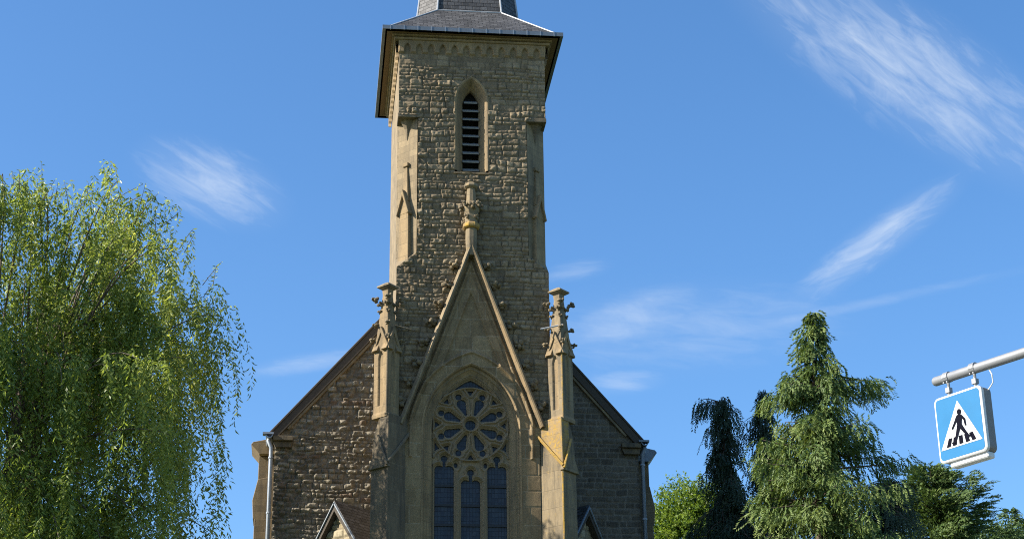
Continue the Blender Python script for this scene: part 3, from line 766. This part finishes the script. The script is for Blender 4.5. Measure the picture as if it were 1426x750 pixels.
for s in (-1, 1):
    t = Vector((s*sd.x, 0, sd.z)); n = Vector((-s*sd.z, 0, sd.x)) if s > 0 else Vector((sd.z, 0, sd.x))
    A = Vector((0, 0, NR+.02)); B = A+t*(math.hypot(NW, NR-NE)+.18)
    rf.prism([A+Vector((0, NY-.09, 0)), B+Vector((0, NY-.09, 0)), B+n*.12+Vector((0, NY-.09, 0)), A+Vector((0, NY-.09, .18))], (0, 24.4, 0))
roof = rf.build('nave_roof', M_SLATE, church)
for s in (-1, 1):
    t = Vector((s*sd.x, 0, sd.z)); n = Vector((s*-sd.z, 0, sd.x))
    L = math.hypot(NW, NR-NE)
    A = Vector((0, 0, NR)); B = A+t*(L+.1)
    def bar(y0, y1, n0, n1, l1=L+.1):
        P = [A+n*n0, A+t*l1+n*n0, A+t*l1+n*n1, A+n*n1]
        for q in P:
            pass
        return [q+Vector((0, y0, 0)) for q in P], (0, y1-y0, 0)
    b = MB(); b.prism(*bar(NY-.17, NY-.10, .09, .15)); b.build('verge_flashing', M_VERGE, roof, bevel=.01)
    b = MB(); b.prism(*bar(NY-.15, NY-.05, -.13, .088)); b.build('verge_board', M_VERGE, roof, bevel=.01)
    b = MB(); b.prism(*bar(NY-.12, NY+.02, -.21, -.133, L-.35)); b.build('verge_string', M_CARVED, nave, bevel=.01)
    x0, x1 = (-NW-.06, -NW+.52) if s < 0 else (NW-.52, NW+.06)
    b = MB(); b.prism([(x0, NY-.26, 17.28), (x1, NY-.26, 17.28), (x1, NY-.26, 17.42), (x0, NY-.26, 17.42)], (0, .3, 0))
    b.prism([(x0+.08, NY-.16, 17.1), (x1-.04, NY-.16, 17.1), (x1, NY-.16, 17.278), (x0, NY-.16, 17.278)], (0, .2, 0)); b.build('kneeler', M_DARKST, nave, bevel=.012)
    # side gutter, downpipe with swan neck
    gx = s*(NW+.17); b = MB(); rr = []
    for y in (NY-.3, NY+24.2):
        rr.append([(gx+.11*math.cos(a), y, 17.44+.11*math.sin(a)) for a in [math.pi+math.pi*i/8 for i in range(9)]]+[(gx+.09*math.cos(a), y, 17.45+.09*math.sin(a)) for a in [2*math.pi-math.pi*i/8 for i in range(9)]])
    b.loft(rr); b.box(gx-.19, gx+.13, NY-.32, NY-.1, 17.44, 17.50); b.build('side_gutter', M_PIPE if s < 0 else M_ZINC, roof)  # right gutter takes the darker zinc to stand for its shade
    px = s*(NW+.10)
    b = MB(); b.tube([(gx+s*-.02, NY-.14, 17.40), (gx+s*.02, NY-.15, 17.28), (px, NY-.13, 17.08), (px, NY-.12, 16.9), (px, NY-.12, 4.6)], .062, 10)
    pipe = b.build('downpipe', M_PIPE if s < 0 else M_ZINC, nave, smooth=True)  # right pipe also coloured darker for the shaded side
    for z in (16.75, 15.1, 13.2, 11.0, 8.5):
        b = MB(); b.loft([ngon(px, NY-.12, z, .078, 10), ngon(px, NY-.12, z+.05, .078, 10)]); b.box(px-.02, px+.02, NY-.12, NY+.1, z, z+.05); b.build('pipe_clip', M_PIPE, pipe)
    # stepped side buttress behind the corner
    b = MB(); xo = s*NW
    def bx(a, c, y0, y1, z0, z1): b.box(min(xo+s*a, xo+s*c), max(xo+s*a, xo+s*c), y0, y1, z0, z1)
    bx(-.1, .48, NY+.9, NY+1.7, 15.2, 17.12); bx(-.1, .54, NY+.82, NY+1.78, 4.3, 15.2)
    b.prism([(xo, NY+.85, 15.2), (xo+s*.58, NY+.85, 15.2), (xo+s*.62, NY+.85, 15.75), (xo+s*.48, NY+.85, 16.4), (xo, NY+.85, 16.5)], (0, .9, 0))
    sb = b.build('side_buttress', M_BODY, church, bevel=.012)
    b = MB(); b.prism([(xo-s*.1, NY+.7, 17.13), (xo+s*.46, NY+.7, 17.13), (xo+s*.72, NY+.7, 17.42), (xo+s*.66, NY+.7, 17.5), (xo+s*.1, NY+.7, 17.62), (xo-s*.1, NY+.7, 17.62)], (0, 1.2, 0)); b.build('buttress_cap', M_ZINC if s > 0 else M_ASHLAR, sb, bevel=.01)

# --- small gabled porches set diagonally in the corners between tower and nave
for s in (-1, 1):
    d = Vector((s*.7071, -.7071, 0)); n = Vector((s*.7071, .7071, 0)); C0 = Vector((s*2.13, 5.0, 0))
    T = 2.0
    def Q(l, w, z): return C0+d*l+n*w+Vector((0, 0, z))
    za, hw, sl2 = 15.0, .98, 1.42
    zl = za-hw*sl2
    b = MB(); b.prism([Q(T-.1, -hw+.12, 4.3), Q(T-.1, hw-.12, 4.3), Q(T-.1, hw-.12, zl), Q(T-.1, 0, za-.12), Q(T-.1, -hw+.12, zl)], d*-(T+1.0))
    po = b.build('porch', M_BODY, church)
    def pf(u, v):
        dd, s1, s2 = courses(u, v, (.16, .3), (.2, .5), 41+s, .03)
        h = smooth(0, .04, dd)*(.02+.03*s1+(fbm(u*9, v*9, 43)-.5)*.05)
        return h, np.abs(u) < np.minimum(hw-.12, (za-.14-v)/sl2), {'tint': .2+.7*s1, 'mortar': 1-smooth(.008, .03, dd), 'warm': (s2 > .88)*.9}
    relief('rubble_facing', -hw, hw, 12.3, za, .03, pf, tuple(Q(T-.09, 0, 0)), tuple(n if s > 0 else n), tuple(d), M_PORCH, po)
    b = MB()
    for k in (-1, 1):
        b.prism([Q(T+.14, 0, za), Q(T+.14, k*(hw+.12), za-(hw+.12)*sl2), Q(T+.14, k*(hw+.12), za-(hw+.12)*sl2+.14), Q(T+.14, 0, za+.16)], d*-(T+1.2))
    pr = b.build('porch_roof', M_SLATE, po)
    for k in (-1, 1):
        b = MB()
        b.prism([Q(T+.17, 0, za+.02), Q(T+.17, k*(hw+.14), za-(hw+.14)*sl2+.02), Q(T+.17, k*(hw+.14), za-(hw+.14)*sl2+.12), Q(T+.17, 0, za+.13)], d*-.1)
        b.build('verge_flashing', M_ZINC, pr, bevel=.02)
        b = MB(); b.prism([Q(T+.13, 0, za-.14), Q(T+.13, k*hw, za-.14-hw*sl2), Q(T+.13, k*hw, za-hw*sl2-.01), Q(T+.13, 0, za-.01)], d*-.22)
        b.build('bargeboard', M_VERGE, pr)
# ------------------------------------------------------------------ trees
def unit(a): return a/np.maximum(np.linalg.norm(a, axis=-1, keepdims=True), 1e-9)
def leaf_mesh(name, P, D, L, Wd, tint, mat, parent, flat=None, r=rng):
    """rhombic leaves at P along D"""
    N = len(P); D = unit(D)
    R = r.normal(size=(N, 3)) if flat is None else flat + 0.35*r.normal(size=(N, 3))
    S = unit(np.cross(D, R)); L = L[:, None]; Wd = Wd[:, None]
    bend = 0.12*L*unit(np.cross(S, D))
    V = np.stack([P, P+D*L*.45+S*Wd*.5+bend, P+D*L, P+D*L*.45-S*Wd*.5+bend], 1).reshape(-1, 3)
    F = np.arange(4*N).reshape(N, 4)
    return mesh_obj(name, V, F, mat, parent, False, {'tint': np.repeat(np.clip(tint, 0, 1), 4)})
def bez(a, b, c, t): t = t[..., None]; return a*(1-t)**2 + 2*b*t*(1-t) + c*t*t
def limb(mb, pts, r0, r1, n=6):
    k = len(pts); mb.tube([tuple(p) for p in pts], [r0+(r1-r0)*i/(k-1) for i in range(k)], n)

M_WILLOW = leaf_mat('willow_leaf', (0.08, 0.13, 0.025), (0.225, 0.295, 0.072), (0.43, 0.47, 0.15), 0.5, 0.42)
M_CYP = leaf_mat('cypress_spray', (0.03, 0.06, 0.017), (0.09, 0.145, 0.038), (0.20, 0.25, 0.068), 0.25, 0.6)
M_DARKCYP = leaf_mat('dark_cypress_spray', (0.013, 0.028, 0.017), (0.03, 0.055, 0.03), (0.06, 0.092, 0.05), 0.18, 0.6)
M_PINE = leaf_mat('pine_needles', (0.03, 0.064, 0.02), (0.075, 0.13, 0.038), (0.15, 0.205, 0.06), 0.2, 0.6)
M_ASH = leaf_mat('pale_green_leaf', (0.07, 0.13, 0.02), (0.14, 0.22, 0.035), (0.24, 0.31, 0.06), 0.5, 0.45)
M_BARK = bark_mat('grey_brown_bark', (0.13, 0.10, 0.075))
M_BARKD = bark_mat('dark_conifer_bark', (0.085, 0.06, 0.045))

def gz(x, y): return float(ground_z(np.array([x]), np.array([y]))[0])
def willow(cx, cy, label):
    r = np.random.default_rng(3); root = empty('willow_tree', (0, 0, 0), label, 'tree')
    zb = gz(cx, cy)-.1; c = np.array([cx, cy, 0.0])
    root.location = (cx, cy, zb); off = np.array([cx, cy, zb])
    t = MB()
    trunk = np.array([[0, 0, zb], [.15, .1, zb+2.5], [.05, .0, zb+5], [.3, .1, zb+7.5]])+c*[1, 1, 0]
    limb(t, trunk-off, .62, .42, 10)
    RZ = np.array([[20.8, .1], [20.6, 2.4], [20.2, 4.1], [19.3, 5.15], [17.9, 5.65], [16.0, 5.7], [14, 5.75], [11, 5.8]])
    zz = RZ[::-1, 0]; rr = RZ[::-1, 1]
    def zdome(q): return np.interp(q, RZ[:, 1], RZ[:, 0])
    P, D, T, LL = [], [], [], []
    limbs = []
    for k in range(9):
        a = k*2.4+.5; e = np.array([math.cos(a)*r.uniform(1.0, 2.4), math.sin(a)*r.uniform(1.0, 2.4), r.uniform(15.5, 18.8)])
        s0 = np.array([.2, .05, zb+r.uniform(4.5, 7.5)]); cc = s0*.5+e*.5+np.array([math.cos(a)*.5, math.sin(a)*.5, -.6])
        cur = bez(s0, cc, e, np.linspace(0, 1, 8)); limbs.append(cur); limb(t, cur+c*[1, 1, 0]-off, .24, .08, 7)
    nb = 235
    for k in range(nb):
        # boughs spread evenly round the crown in loose tiers, each a separate drooping tuft
        a = k*2.39996+r.normal(0, .12); f = r.random()
        q = 5.75*(.22+.78*r.uniform(0, 1)**.45)
        tier = r.choice([0.2, 0.9, 2.6, 4.6, 6.8, 8.6, 10.4], p=[.25, .19, .16, .14, .11, .08, .07])
        zt = zdome(min(q, 5.8)); z1 = max(zt-tier+r.normal(0, .35), 9.0)
        if tier > 2: q = max(q, 3.6)*r.uniform(.9, 1.06)
        e = np.array([q*math.cos(a), q*math.sin(a), z1])
        lb = limbs[int(np.argmin([np.linalg.norm(l[-1][:2]-e[:2]*.5)+r.uniform(0, 1.5) for l in limbs]))]
        s0 = lb[r.integers(3, 8)] if tier < 5 else lb[r.integers(1, 4)]
        cc = s0*.35+e*.65; cc[2] = max(s0[2], e[2])+r.uniform(.4, 1.3)
        tt = np.linspace(0, 1, 10); cur = bez(s0, cc, e, tt)
        limb(t, cur+c*[1, 1, 0]-off, .036, .007, 5)
        bt = r.normal(0, .15); lat = np.array([-math.sin(a), math.cos(a), 0]); wid = r.uniform(.45, 1.0)
        tufts = [(1-r.uniform(0, .82)**1.25, r.normal(0, wid*.6), r.normal(0, .25), r.normal(.05, .22), a+r.normal(0, 1.0), r.uniform(.7, 1.3)) for _ in range(r.integers(7, 12))]
        for j in range(r.integers(26, 42)):
            tf = tufts[r.integers(len(tufts))]
            u = np.array([tf[0]]); st = bez(s0, cc, e, u)[0]+lat*(tf[1]+r.normal(0, .10))+np.array([math.cos(a), math.sin(a), 0])*(tf[2]+r.normal(0, .10))
            st[2] += tf[3]+r.normal(0, .12)
            Lm = (.7+.12*max(0, 20-z1))*(1.25 if u[0] > .7 else .8)*tf[5]
            L = min(r.gamma(3.5, Lm/3.0)+.25, st[2]-zb-1.6, 4.2)
            if L < .25: continue
            n = int(L*21)+5; s_ = np.linspace(0.0, L, n)
            ao = tf[4]+r.normal(0, .5); out = np.array([math.cos(ao), math.sin(ao), 0]); arch = r.uniform(.2, .55)
            pp = st + out*((arch*(1-np.exp(-s_*1.5)))[:, None]) + np.array([0, 0, -1.])*s_[:, None] + np.array([0, 0, 1.])*(arch*1.1*s_*np.exp(-s_*1.6))[:, None]*1.2
            ph = r.uniform(0, 6, 2); pp[:, 0] += .06*np.sin(s_*2.3+ph[0]); pp[:, 1] += .06*np.sin(s_*2.0+ph[1])
            al = r.uniform(0, 6.28, n); side = np.stack([np.cos(al), np.sin(al), r.normal(0, .35, n)], -1)
            P.append(pp+side*r.uniform(0, .05, (n, 1))); D.append(side*r.uniform(.5, 1.7, (n, 1))+np.array([0, 0, -1.0]))
            T.append(np.clip(.47+bt+r.normal(0, .11)+r.normal(0, .13, n)+.022*(st[2]-16), 0, 1)); LL.append(r.uniform(.09, .185, n))  # tint rises with height, painting light from above onto the upper leaves
    # sprigs that still rise above the dome
    for k in range(150):
        q = 5.2*math.sqrt(r.random()); a = r.uniform(0, 6.28); b0 = np.array([q*math.cos(a), q*math.sin(a), zdome(q)-.5])
        h = r.uniform(.3, .9); dr = np.array([math.cos(a)*.5+r.normal(0, .3), math.sin(a)*.5+r.normal(0, .3), 1.0])
        n = int(h*20); s_ = np.linspace(.1, h, n); pp = b0+dr*s_[:, None]; pp[:, 2] -= .35*s_**2*.6
        limb(t, (b0+dr*np.linspace(0, h, 4)[:, None]-np.array([0, 0, 1.])*.21*(np.linspace(0, h, 4)**2)[:, None])+c*[1, 1, 0]-off, .012, .005, 4)
        al = r.uniform(0, 6.28, n); side = np.stack([np.cos(al), np.sin(al), r.normal(-.2, .4, n)], -1)
        P.append(pp); D.append(side); T.append(.55+r.normal(0, .15, n)); LL.append(r.uniform(.09, .15, n))
    P = np.concatenate(P)+c-off; D = np.concatenate(D); T = np.concatenate(T); LL = np.concatenate(LL)
    leaf_mesh('crown', P, D, LL, LL*r.uniform(.24, .34, len(LL)), T, M_WILLOW, root, r=r)
    t.build('trunk', M_BARK, root, smooth=True)
    print('willow leaves', len(P))
willow(-12.0, -3.0, 'large weeping willow with pale green hanging strands left of the church')

def conifer(name, x, y, ztop, prof, label, mat, seed, lean=(0, 0), droop=.55, up=.25, tipup=.0, hang=.9, lev=.17, per=6, spl=(.3, .6), nleaf=16, gap=0.12, limbs_extra=(), llen=.10, lw=.035, tintc=.45, group=None, fan=.10, dens=11, latr=.45, ragged=.56, outw=.5):
    r = np.random.default_rng(seed); zb = gz(x, y)-.1
    root = empty(name, (x, y, zb), label, 'tree', group)
    pr = np.array(prof); zk, rk = pr[::-1, 0], pr[::-1, 1]
    t = MB(); H = ztop-zb
    ax = lambda z: np.array([lean[0]*((z-zb)/H)**1.5, lean[1]*((z-zb)/H)**1.5, z-zb])
    limb(t, np.array([ax(z) for z in np.linspace(zb, ztop-.25, 9)]), .045*H*.35+.02, .015, 8)
    jobs = []
    z = ztop-.08
    while z > zb+1.0:
        R = np.interp(z, zk, rk)
        for k in range(per if R > .5 else max(4, per-2)):
            if r.random() < gap: continue
            a_ = r.uniform(0, 6.283); R_ = R*(1-ragged*.5+ragged*float(vnoise(np.array([a_*1.3]), np.array([z*1.6]), seed)[0]))
            jobs.append((z+r.uniform(-.1, .1), a_, R_*r.choice([r.uniform(.55, .9), r.uniform(.85, 1.15)]), droop*r.uniform(.6, 1.3)))
        z -= lev*(1+.35*R*.5)*r.uniform(.8, 1.2)
    for e in limbs_extra: jobs.append(e)
    P, D, T, FL, LL = [], [], [], [], []
    for z, a, L, dr in jobs:
        o = np.array([math.cos(a), math.sin(a), 0]); lat = np.array([-o[1], o[0], 0])
        bt = r.normal(0, .10)
        f = lambda s: ax(min(z, ztop-.05))+o*L*s+np.array([0, 0, 1.])*L*(up*s-dr*s*s+tipup*s**4)+lat*L*.12*math.sin(3*s+bt*20)
        if L > .35: limb(t, np.array([f(s) for s in np.linspace(0, .95, 6)]), .012+.012*L, .006, 5)
        ns = int(5+L*dens)
        for j in range(ns):
            s = 1.0 if j == 0 else r.uniform(.12, 1.02)
            b0 = f(s)+lat*r.normal(0, .10*L*(1-s*.5)+.05)+np.array([0, 0, r.normal(0, .04)])
            axis = o*r.uniform(.2, 1.0)*outw*2*(.5+s*.5)+lat*r.normal(0, latr)+np.array([0, 0, -hang*r.uniform(.6, 1.4)])
            axis /= np.linalg.norm(axis); ln = r.uniform(*spl)*(.75+.4*s)*min(1.0, .5+.4*L)
            n = nleaf; q = np.linspace(.03, 1, n); sgn = np.where(np.arange(n) % 2 == 0, 1, -1)[:, None]
            pl = np.cross(axis, r.normal(size=3)); pl /= np.linalg.norm(pl)
            wdt = (np.sin(np.clip(q, 0, 1)*2.6+.35))[:, None]
            pp = b0+axis*(q*ln)[:, None]+pl*sgn*wdt*ln*fan+np.array([0, 0, -.25])*((q*ln)**2)[:, None]
            P.append(pp); D.append(axis*1.0+pl*sgn*.75+r.normal(0, .18, (n, 3))); nn = np.cross(axis, pl); FL.append(np.repeat(nn[None], n, 0))
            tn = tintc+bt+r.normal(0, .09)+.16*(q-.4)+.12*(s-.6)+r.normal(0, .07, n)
            T.append(tn); LL.append(r.uniform(.75, 1.25, n)*llen)
    P = np.concatenate(P); D = np.concatenate(D); T = np.concatenate(T); FL = np.concatenate(FL); LL = np.concatenate(LL)
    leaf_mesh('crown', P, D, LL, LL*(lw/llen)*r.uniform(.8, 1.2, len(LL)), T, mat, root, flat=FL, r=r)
    t.build('trunk', M_BARKD, root, smooth=True); print(name, 'leaves', len(P)); return root

conifer('cypress_tree', 8.42, -2.5, 18.95, [(19, .05), (18.6, .16), (18.2, .30), (17.6, .45), (17.2, .65), (16.8, .85), (16.0, 1.12), (15.0, 1.5), (14.0, 1.8), (13.0, 2.05), (11, 2.4), (8, 2.7), (5, 2.5)],
        'tall sunlit cypress with layered drooping sprays, highest of the conifers', M_CYP, 5, lean=(.46, 0), droop=.45, up=.34, tipup=.2, hang=.75, lev=.21, per=8, nleaf=26, gap=.22, llen=.105, lw=.03, fan=.2, dens=15, spl=(.26, .55), outw=.35, latr=.5,
        tintc=.53, limbs_extra=[(16.95, .1, 2.0, .42), (16.8, .3, 1.75, .45), (16.8, -.2, 1.6, .45), (15.6, .15, 1.75, .55), (14.9, .0, 1.9, .5)])
conifer('weeping_cypress', 8.05, 4.2, 18.75, [(19, .15), (18.5, .36), (18, .38), (17, .46), (16.2, .55), (15.6, .8), (14.8, 1.05), (14, 1.25), (11, 1.7), (6, 2)],
        'slender dark weeping cypress with a bent top, between the church and the tall cypress', M_DARKCYP, 9, lean=(-.22, 0), droop=1.0, up=.35, hang=1.5, lev=.16, per=6, nleaf=18, gap=.1, spl=(.35, .75), outw=.3, ragged=1.25,
        limbs_extra=[(18.6, 3.3, .75, .45), (18.55, 3.0, .8, .5), (18.5, 3.5, .7, .55), (16.6, 3.2, .85, .9), (15.3, 3.1, 1.2, .9)], tintc=.4)
conifer('weeping_cypress', 9.35, 4.6, 19.15, [(19.2, .1), (18.6, .32), (18, .45), (17, .7), (15, 1.0), (12, 1.4), (6, 1.8)],
        'dark weeping cypress of which only the narrow top shows behind the tall cypress', M_DARKCYP, 10, lean=(-.1, 0), droop=.95, up=.35, hang=1.4, lev=.17, per=6, nleaf=16, gap=.1, spl=(.35, .7), outw=.3, ragged=1.25, limbs_extra=[(18.3, 3.2, .7, .7), (17.9, 3.0, .8, .8)], tintc=.4)
conifer('weeping_cypress', 12.6, 4.0, 16.3, [(16.4, .3), (16, .7), (15.4, .95), (14.5, 1.1), (12, 1.4), (6, 1.8)],
        'broad low dark cypress with hanging curtains right of the tall cypress', M_DARKCYP, 12, lean=(0, 0), droop=.6, up=.25, hang=1.6, lev=.16, per=7, nleaf=16, gap=.08, spl=(.4, .8), outw=.3, ragged=1.25, tintc=.55)
conifer('pine_tree', 17.6, 14.0, 19.5, [(19.6, .15), (19.2, .55), (18.7, .95), (18.0, 1.45), (17.3, 1.75), (16, 2.1), (13, 2.5), (8, 2.4)],
        'bushy dark green pine right of the cypresses, below the crossing sign', M_PINE, 14, droop=.12, up=.25, tipup=.2, hang=-.1, lev=.2, per=11, nleaf=22, gap=.04, spl=(.24, .46), llen=.12, lw=.034, fan=.18, dens=14, outw=.8, tintc=.5)
conifer('spruce_tree', 26.9, 30.0, 22.45, [(22.5, .08), (22.0, .35), (21.4, .75), (20.5, 1.2), (18, 2.0), (10, 3)],
        'distant pointed spruce tip near the right edge of the picture', M_PINE, 15, droop=.1, up=.05, tipup=.15, hang=.15, lev=.3, per=7, nleaf=14, gap=.05, spl=(.22, .4), llen=.13, lw=.035, outw=.8, tintc=.45)
conifer('spruce_tree', 28.3, 30.0, 22.6, [(22.7, .1), (22.2, .5), (21.6, .9), (20.5, 1.3), (18, 2.0), (10, 3)],
        'distant spruce cut off by the right edge of the picture', M_PINE, 16, droop=.1, up=.05, tipup=.15, hang=.15, lev=.3, per=7, nleaf=14, gap=.05, spl=(.22, .4), llen=.13, lw=.035, outw=.8, tintc=.4)

def broadleaf(x, y, ztop, blobs, label, mat, seed, n_twigs=520, ll=.12):
    r = np.random.default_rng(seed); zb = gz(x, y)-.1; root = empty('broadleaf_tree', (x, y, zb), label, 'tree')
    t = MB(); limb(t, np.array([[0, 0, 0], [.1, 0, 3], [0, .1, 6], [.1, 0, ztop-zb-2]]), .32, .08, 9)
    P, D, T = [], [], []
    for bx_, by_, bz_, R in blobs:
        c = np.array([bx_, by_, bz_-zb]); limb(t, np.array([[.05, .05, max(2, c[2]-R-2.5)], c*.6+np.array([0, 0, c[2]*.25]), c]), .09, .03, 6)
        for k in range(int(n_twigs*R)):
            v = r.normal(size=3); v /= np.linalg.norm(v); q = R*r.uniform(.35, 1.08)*(1+.25*(vnoise(np.array([v[0]*3+bx_]), np.array([v[2]*3]), 5)[0]-.5))
            p = c+v*q*np.array([1, 1, .85]); n = r.integers(7, 13); ax_ = v+np.array([0, 0, r.normal(.1, .5)])+r.normal(0, .3, 3); ax_ /= np.linalg.norm(ax_)
            s_ = np.linspace(0, .4, n); P.append(p+ax_*s_[:, None]); D.append(ax_*.5+r.normal(0, .8, (n, 3))+np.array([0, 0, -.3])); T.append(np.full(n, .5+r.normal(0, .15))+r.normal(0, .1, n))
    P = np.concatenate(P); D = np.concatenate(D); T = np.concatenate(T); L = r.uniform(.7, 1.3, len(P))*ll
    leaf_mesh('crown', P, D, L, L*.5, T, mat, root, r=r); t.build('trunk', M_BARK, root, smooth=True); print('broadleaf', len(P))
broadleaf(10.4, 22.0, 21.3, [(0, 0, 20.2, 1.1), (-1.0, .3, 19.3, 1.0), (.9, -.2, 19.9, 1.1), (-.3, -.5, 18.8, 1.3), (1.6, .4, 18.6, 1.2), (-1.5, 0, 17.9, 1.2), (0, 0, 17, 1.6), (.9, .2, 16, 1.6), (-1, .5, 16.3, 1.5)],
          'pale yellow-green leafy tree beside the right end of the nave', M_ASH, 20)
broadleaf(24.6, 26.0, 20.5, [(0, 0, 19.9, .9), (1.1, .2, 19.6, .8), (-1.1, .2, 19.5, .9), (.2, 0, 18.6, 1.4), (1.6, 0, 18.3, 1.2), (-1.6, 0, 18, 1.3)],
          'low dark tree top between the bushy pine and the spruce tip', M_PINE, 21)

# ------------------------------------------------------------------ crossing sign hung from a mast arm
SC = Vector((1.768, -31.0, 6.667)); YAWS = math.radians(-59.97)
sR = Vector((math.cos(YAWS), math.sin(YAWS), 0)); sN = Vector((math.sin(YAWS), -math.cos(YAWS), 0)); sU = Vector((0, 0, 1))
m_sw = simple_mat('white_painted_housing', (0.58, 0.58, 0.57), 0.4, 0, 6, 0.06)
m_shs = simple_mat('grey_housing_side', (0.17, 0.16, 0.15), 0.55, 0, 9, 0.15)
m_blue = simple_mat('sign_blue_film', (0.007, 0.125, 0.285), 0.5, 0, 2.6, 0.2, 0.0, 0.2)
m_wf = simple_mat('sign_white_film', (0.56, 0.57, 0.57), 0.5, 0, 5, 0.04, 0.0, 0.2)
m_bk = simple_mat('sign_black_film', (0.004, 0.004, 0.010), 0.75, spec=0.05)
w2, h2, dp = .281, .315, .156
sign = empty('crossing_sign', tuple(SC), 'square blue pedestrian crossing sign box hanging from a grey mast arm', 'road sign')
def SP(a, o, z): return sR*a+sN*o+sU*z            # o = 0 front face, negative behind
def rrect(w, h, rad, o, n=5):
    P = []
    for cx, cz, a0 in ((w-rad, h-rad, 0), (-w+rad, h-rad, 90), (-w+rad, -h+rad, 180), (w-rad, -h+rad, 270)):
        for i in range(n+1):
            a = math.radians(a0+90*i/n); P.append(SP(cx+rad*math.cos(a), o, cz+rad*math.sin(a)))
    return P
b = MB(); b.loft([rrect(w2-.012, h2-.012, .045, -dp), rrect(w2, h2, .05, -dp+.012), rrect(w2, h2, .05, -.04)]); b.build('housing', m_shs, sign)
b = MB(); b.loft([rrect(w2+.004, h2+.004, .052, -.041), rrect(w2+.004, h2+.004, .052, -.008), rrect(w2-.006, h2-.006, .046, .0), rrect(w2-.022, h2-.022, .034, .0005)]); b.build('front_frame', m_sw, sign)
b = MB(); b.add(rrect(w2-.018, h2-.018, .038, .003), [tuple(range(24))]); face = b.build('sign_face', m_blue, sign)
tri = [(-.245, -.20), (.245, -.20), (0.0, .235)]
b = MB(); b.add([SP(x, .006, z) for x, z in tri], [(0, 1, 2)]); b.build('white_triangle', m_wf, face)
def flat_poly(mb, pts, o=.0085):
    mb.add([SP(x, o, z) for x, z in pts], [tuple(range(len(pts)))])
b = MB()
for k, x in enumerate((-.165, -.085, .0, .085, .165)):
    tilt = (x)*.22; flat_poly(b, [(x-.024-tilt*.3, -.185), (x+.024-tilt*.3, -.185), (x+.022-tilt*1.2, -.105), (x-.022-tilt*1.2, -.105)][::1])
b.build('crossing_stripes', m_bk, face)
man = MB()
man_c = [(.012+.026*math.cos(a), .120+.028*math.sin(a)) for a in [2*math.pi*i/16 for i in range(16)]]
flat_poly(man, man_c, .0105)
def cap2(p, q, r0, r1, o):
    d = Vector((q[0]-p[0], q[1]-p[1])); a0 = math.atan2(d.y, d.x)
    P = [(p[0]+r0*math.cos(a0+math.pi/2+math.pi*i/8), p[1]+r0*math.sin(a0+math.pi/2+math.pi*i/8)) for i in range(9)]
    P += [(q[0]+r1*math.cos(a0-math.pi/2+math.pi*i/8), q[1]+r1*math.sin(a0-math.pi/2+math.pi*i/8)) for i in range(9)]
    flat_poly(man, P, o)
cap2((.005, .065), (.0, -.01), .035, .026, .0108)          # trunk
cap2((-.018, .075), (-.055, .02), .014, .011, .0111); cap2((-.055, .02), (-.085, -.02), .011, .009, .0114)   # arm back
cap2((.03, .075), (.065, .035), .014, .011, .0117); cap2((.065, .035), (.072, -.02), .011, .009, .012)       # arm forward
cap2((-.006, -.01), (-.035, -.085), .022, .016, .0123); cap2((-.035, -.085), (-.068, -.155), .016, .011, .0126); cap2((-.07, -.155), (-.098, -.158), .010, .009, .0129)
cap2((.008, -.01), (.05, -.075), .022, .016, .0132); cap2((.05, -.075), (.095, -.135), .016, .011, .0135); cap2((.096, -.137), (.120, -.128), .010, .008, .0138)
man.build('walking_figure', m_bk, face)
b = MB(); b.loft([[SP(a, o, -h2-z) for a, o in ((-w2+.09, -.03), (w2-.02, -.03), (w2-.02, -.13), (-w2+.09, -.13))] for z in (-.004, .055)]); b.build('lamp_strip', m_sw, sign, bevel=.01)
for a in (-.15, .17):
    b = MB(); b.tube([SP(a, -.078, h2-.01), SP(a, -.078, h2+.165)], .016, 8)
    b.loft([[SP(a+i, -.078+j, h2-.004) for i, j in ((-.03, -.03), (.03, -.03), (.03, .03), (-.03, .03))], [SP(a+i, -.078+j, h2+.018) for i, j in ((-.03, -.03), (.03, -.03), (.03, .03), (-.03, .03))]])
    b.loft([[SP(a+i, -.078+j, h2+.05) for i, j in ((-.024, -.024), (.024, -.024), (.024, .024), (-.024, .024))], [SP(a+i, -.078+j, h2+.10) for i, j in ((-.024, -.024), (.024, -.024), (.024, .024), (-.024, .024))]])
    b.tube([SP(a-.03, -.078, h2+.205), SP(a+.03, -.078, h2+.205)], .054, 12)
    for q in (-.02, .02): b.tube([SP(a+q, -.078+.03, h2+.15), SP(a+q, -.078+.045, h2+.15)], .008, 6)
    b.build('hanger', M_STEEL, sign)
b = MB(); b.tube([SP(w2-.01, -.12, h2-.03), SP(w2+.03, -.115, h2-.005), SP(w2+.075, -.10, h2+.02), SP(w2+.085, -.085, h2+.09), SP(w2+.055, -.078, h2+.17)], .006, 6); b.build('cable', m_sw, sign)
mast = empty('sign_mast', tuple(SC+SP(3.6, -.078, 0)-Vector((0, 0, SC.z))), 'light grey tubular mast arm that carries the crossing sign', 'mast')
mo = mast.location
def MP(a, z): return SC+SP(a, -.078, z)-Vector(mo)
b = MB(); zA = h2+.205
b.tube([MP(-.315, zA), MP(-.30, zA), MP(.4, zA-.012), MP(1.1, zA-.024), MP(3.6, zA-.06)], [.038, .045, .046, .047, .052], 16); b.build('arm', M_STEEL, mast, smooth=True)
b = MB(); b.tube([Vector((0, 0, 0)), Vector((0, 0, 3.0)), Vector((0, 0, SC.z+zA+.05))], [.11, .10, .075], 16); b.loft([ngon(0, 0, 0, .17, 12), ngon(0, 0, .03, .17, 12)]); b.build('pole', M_STEEL, mast, smooth=True)
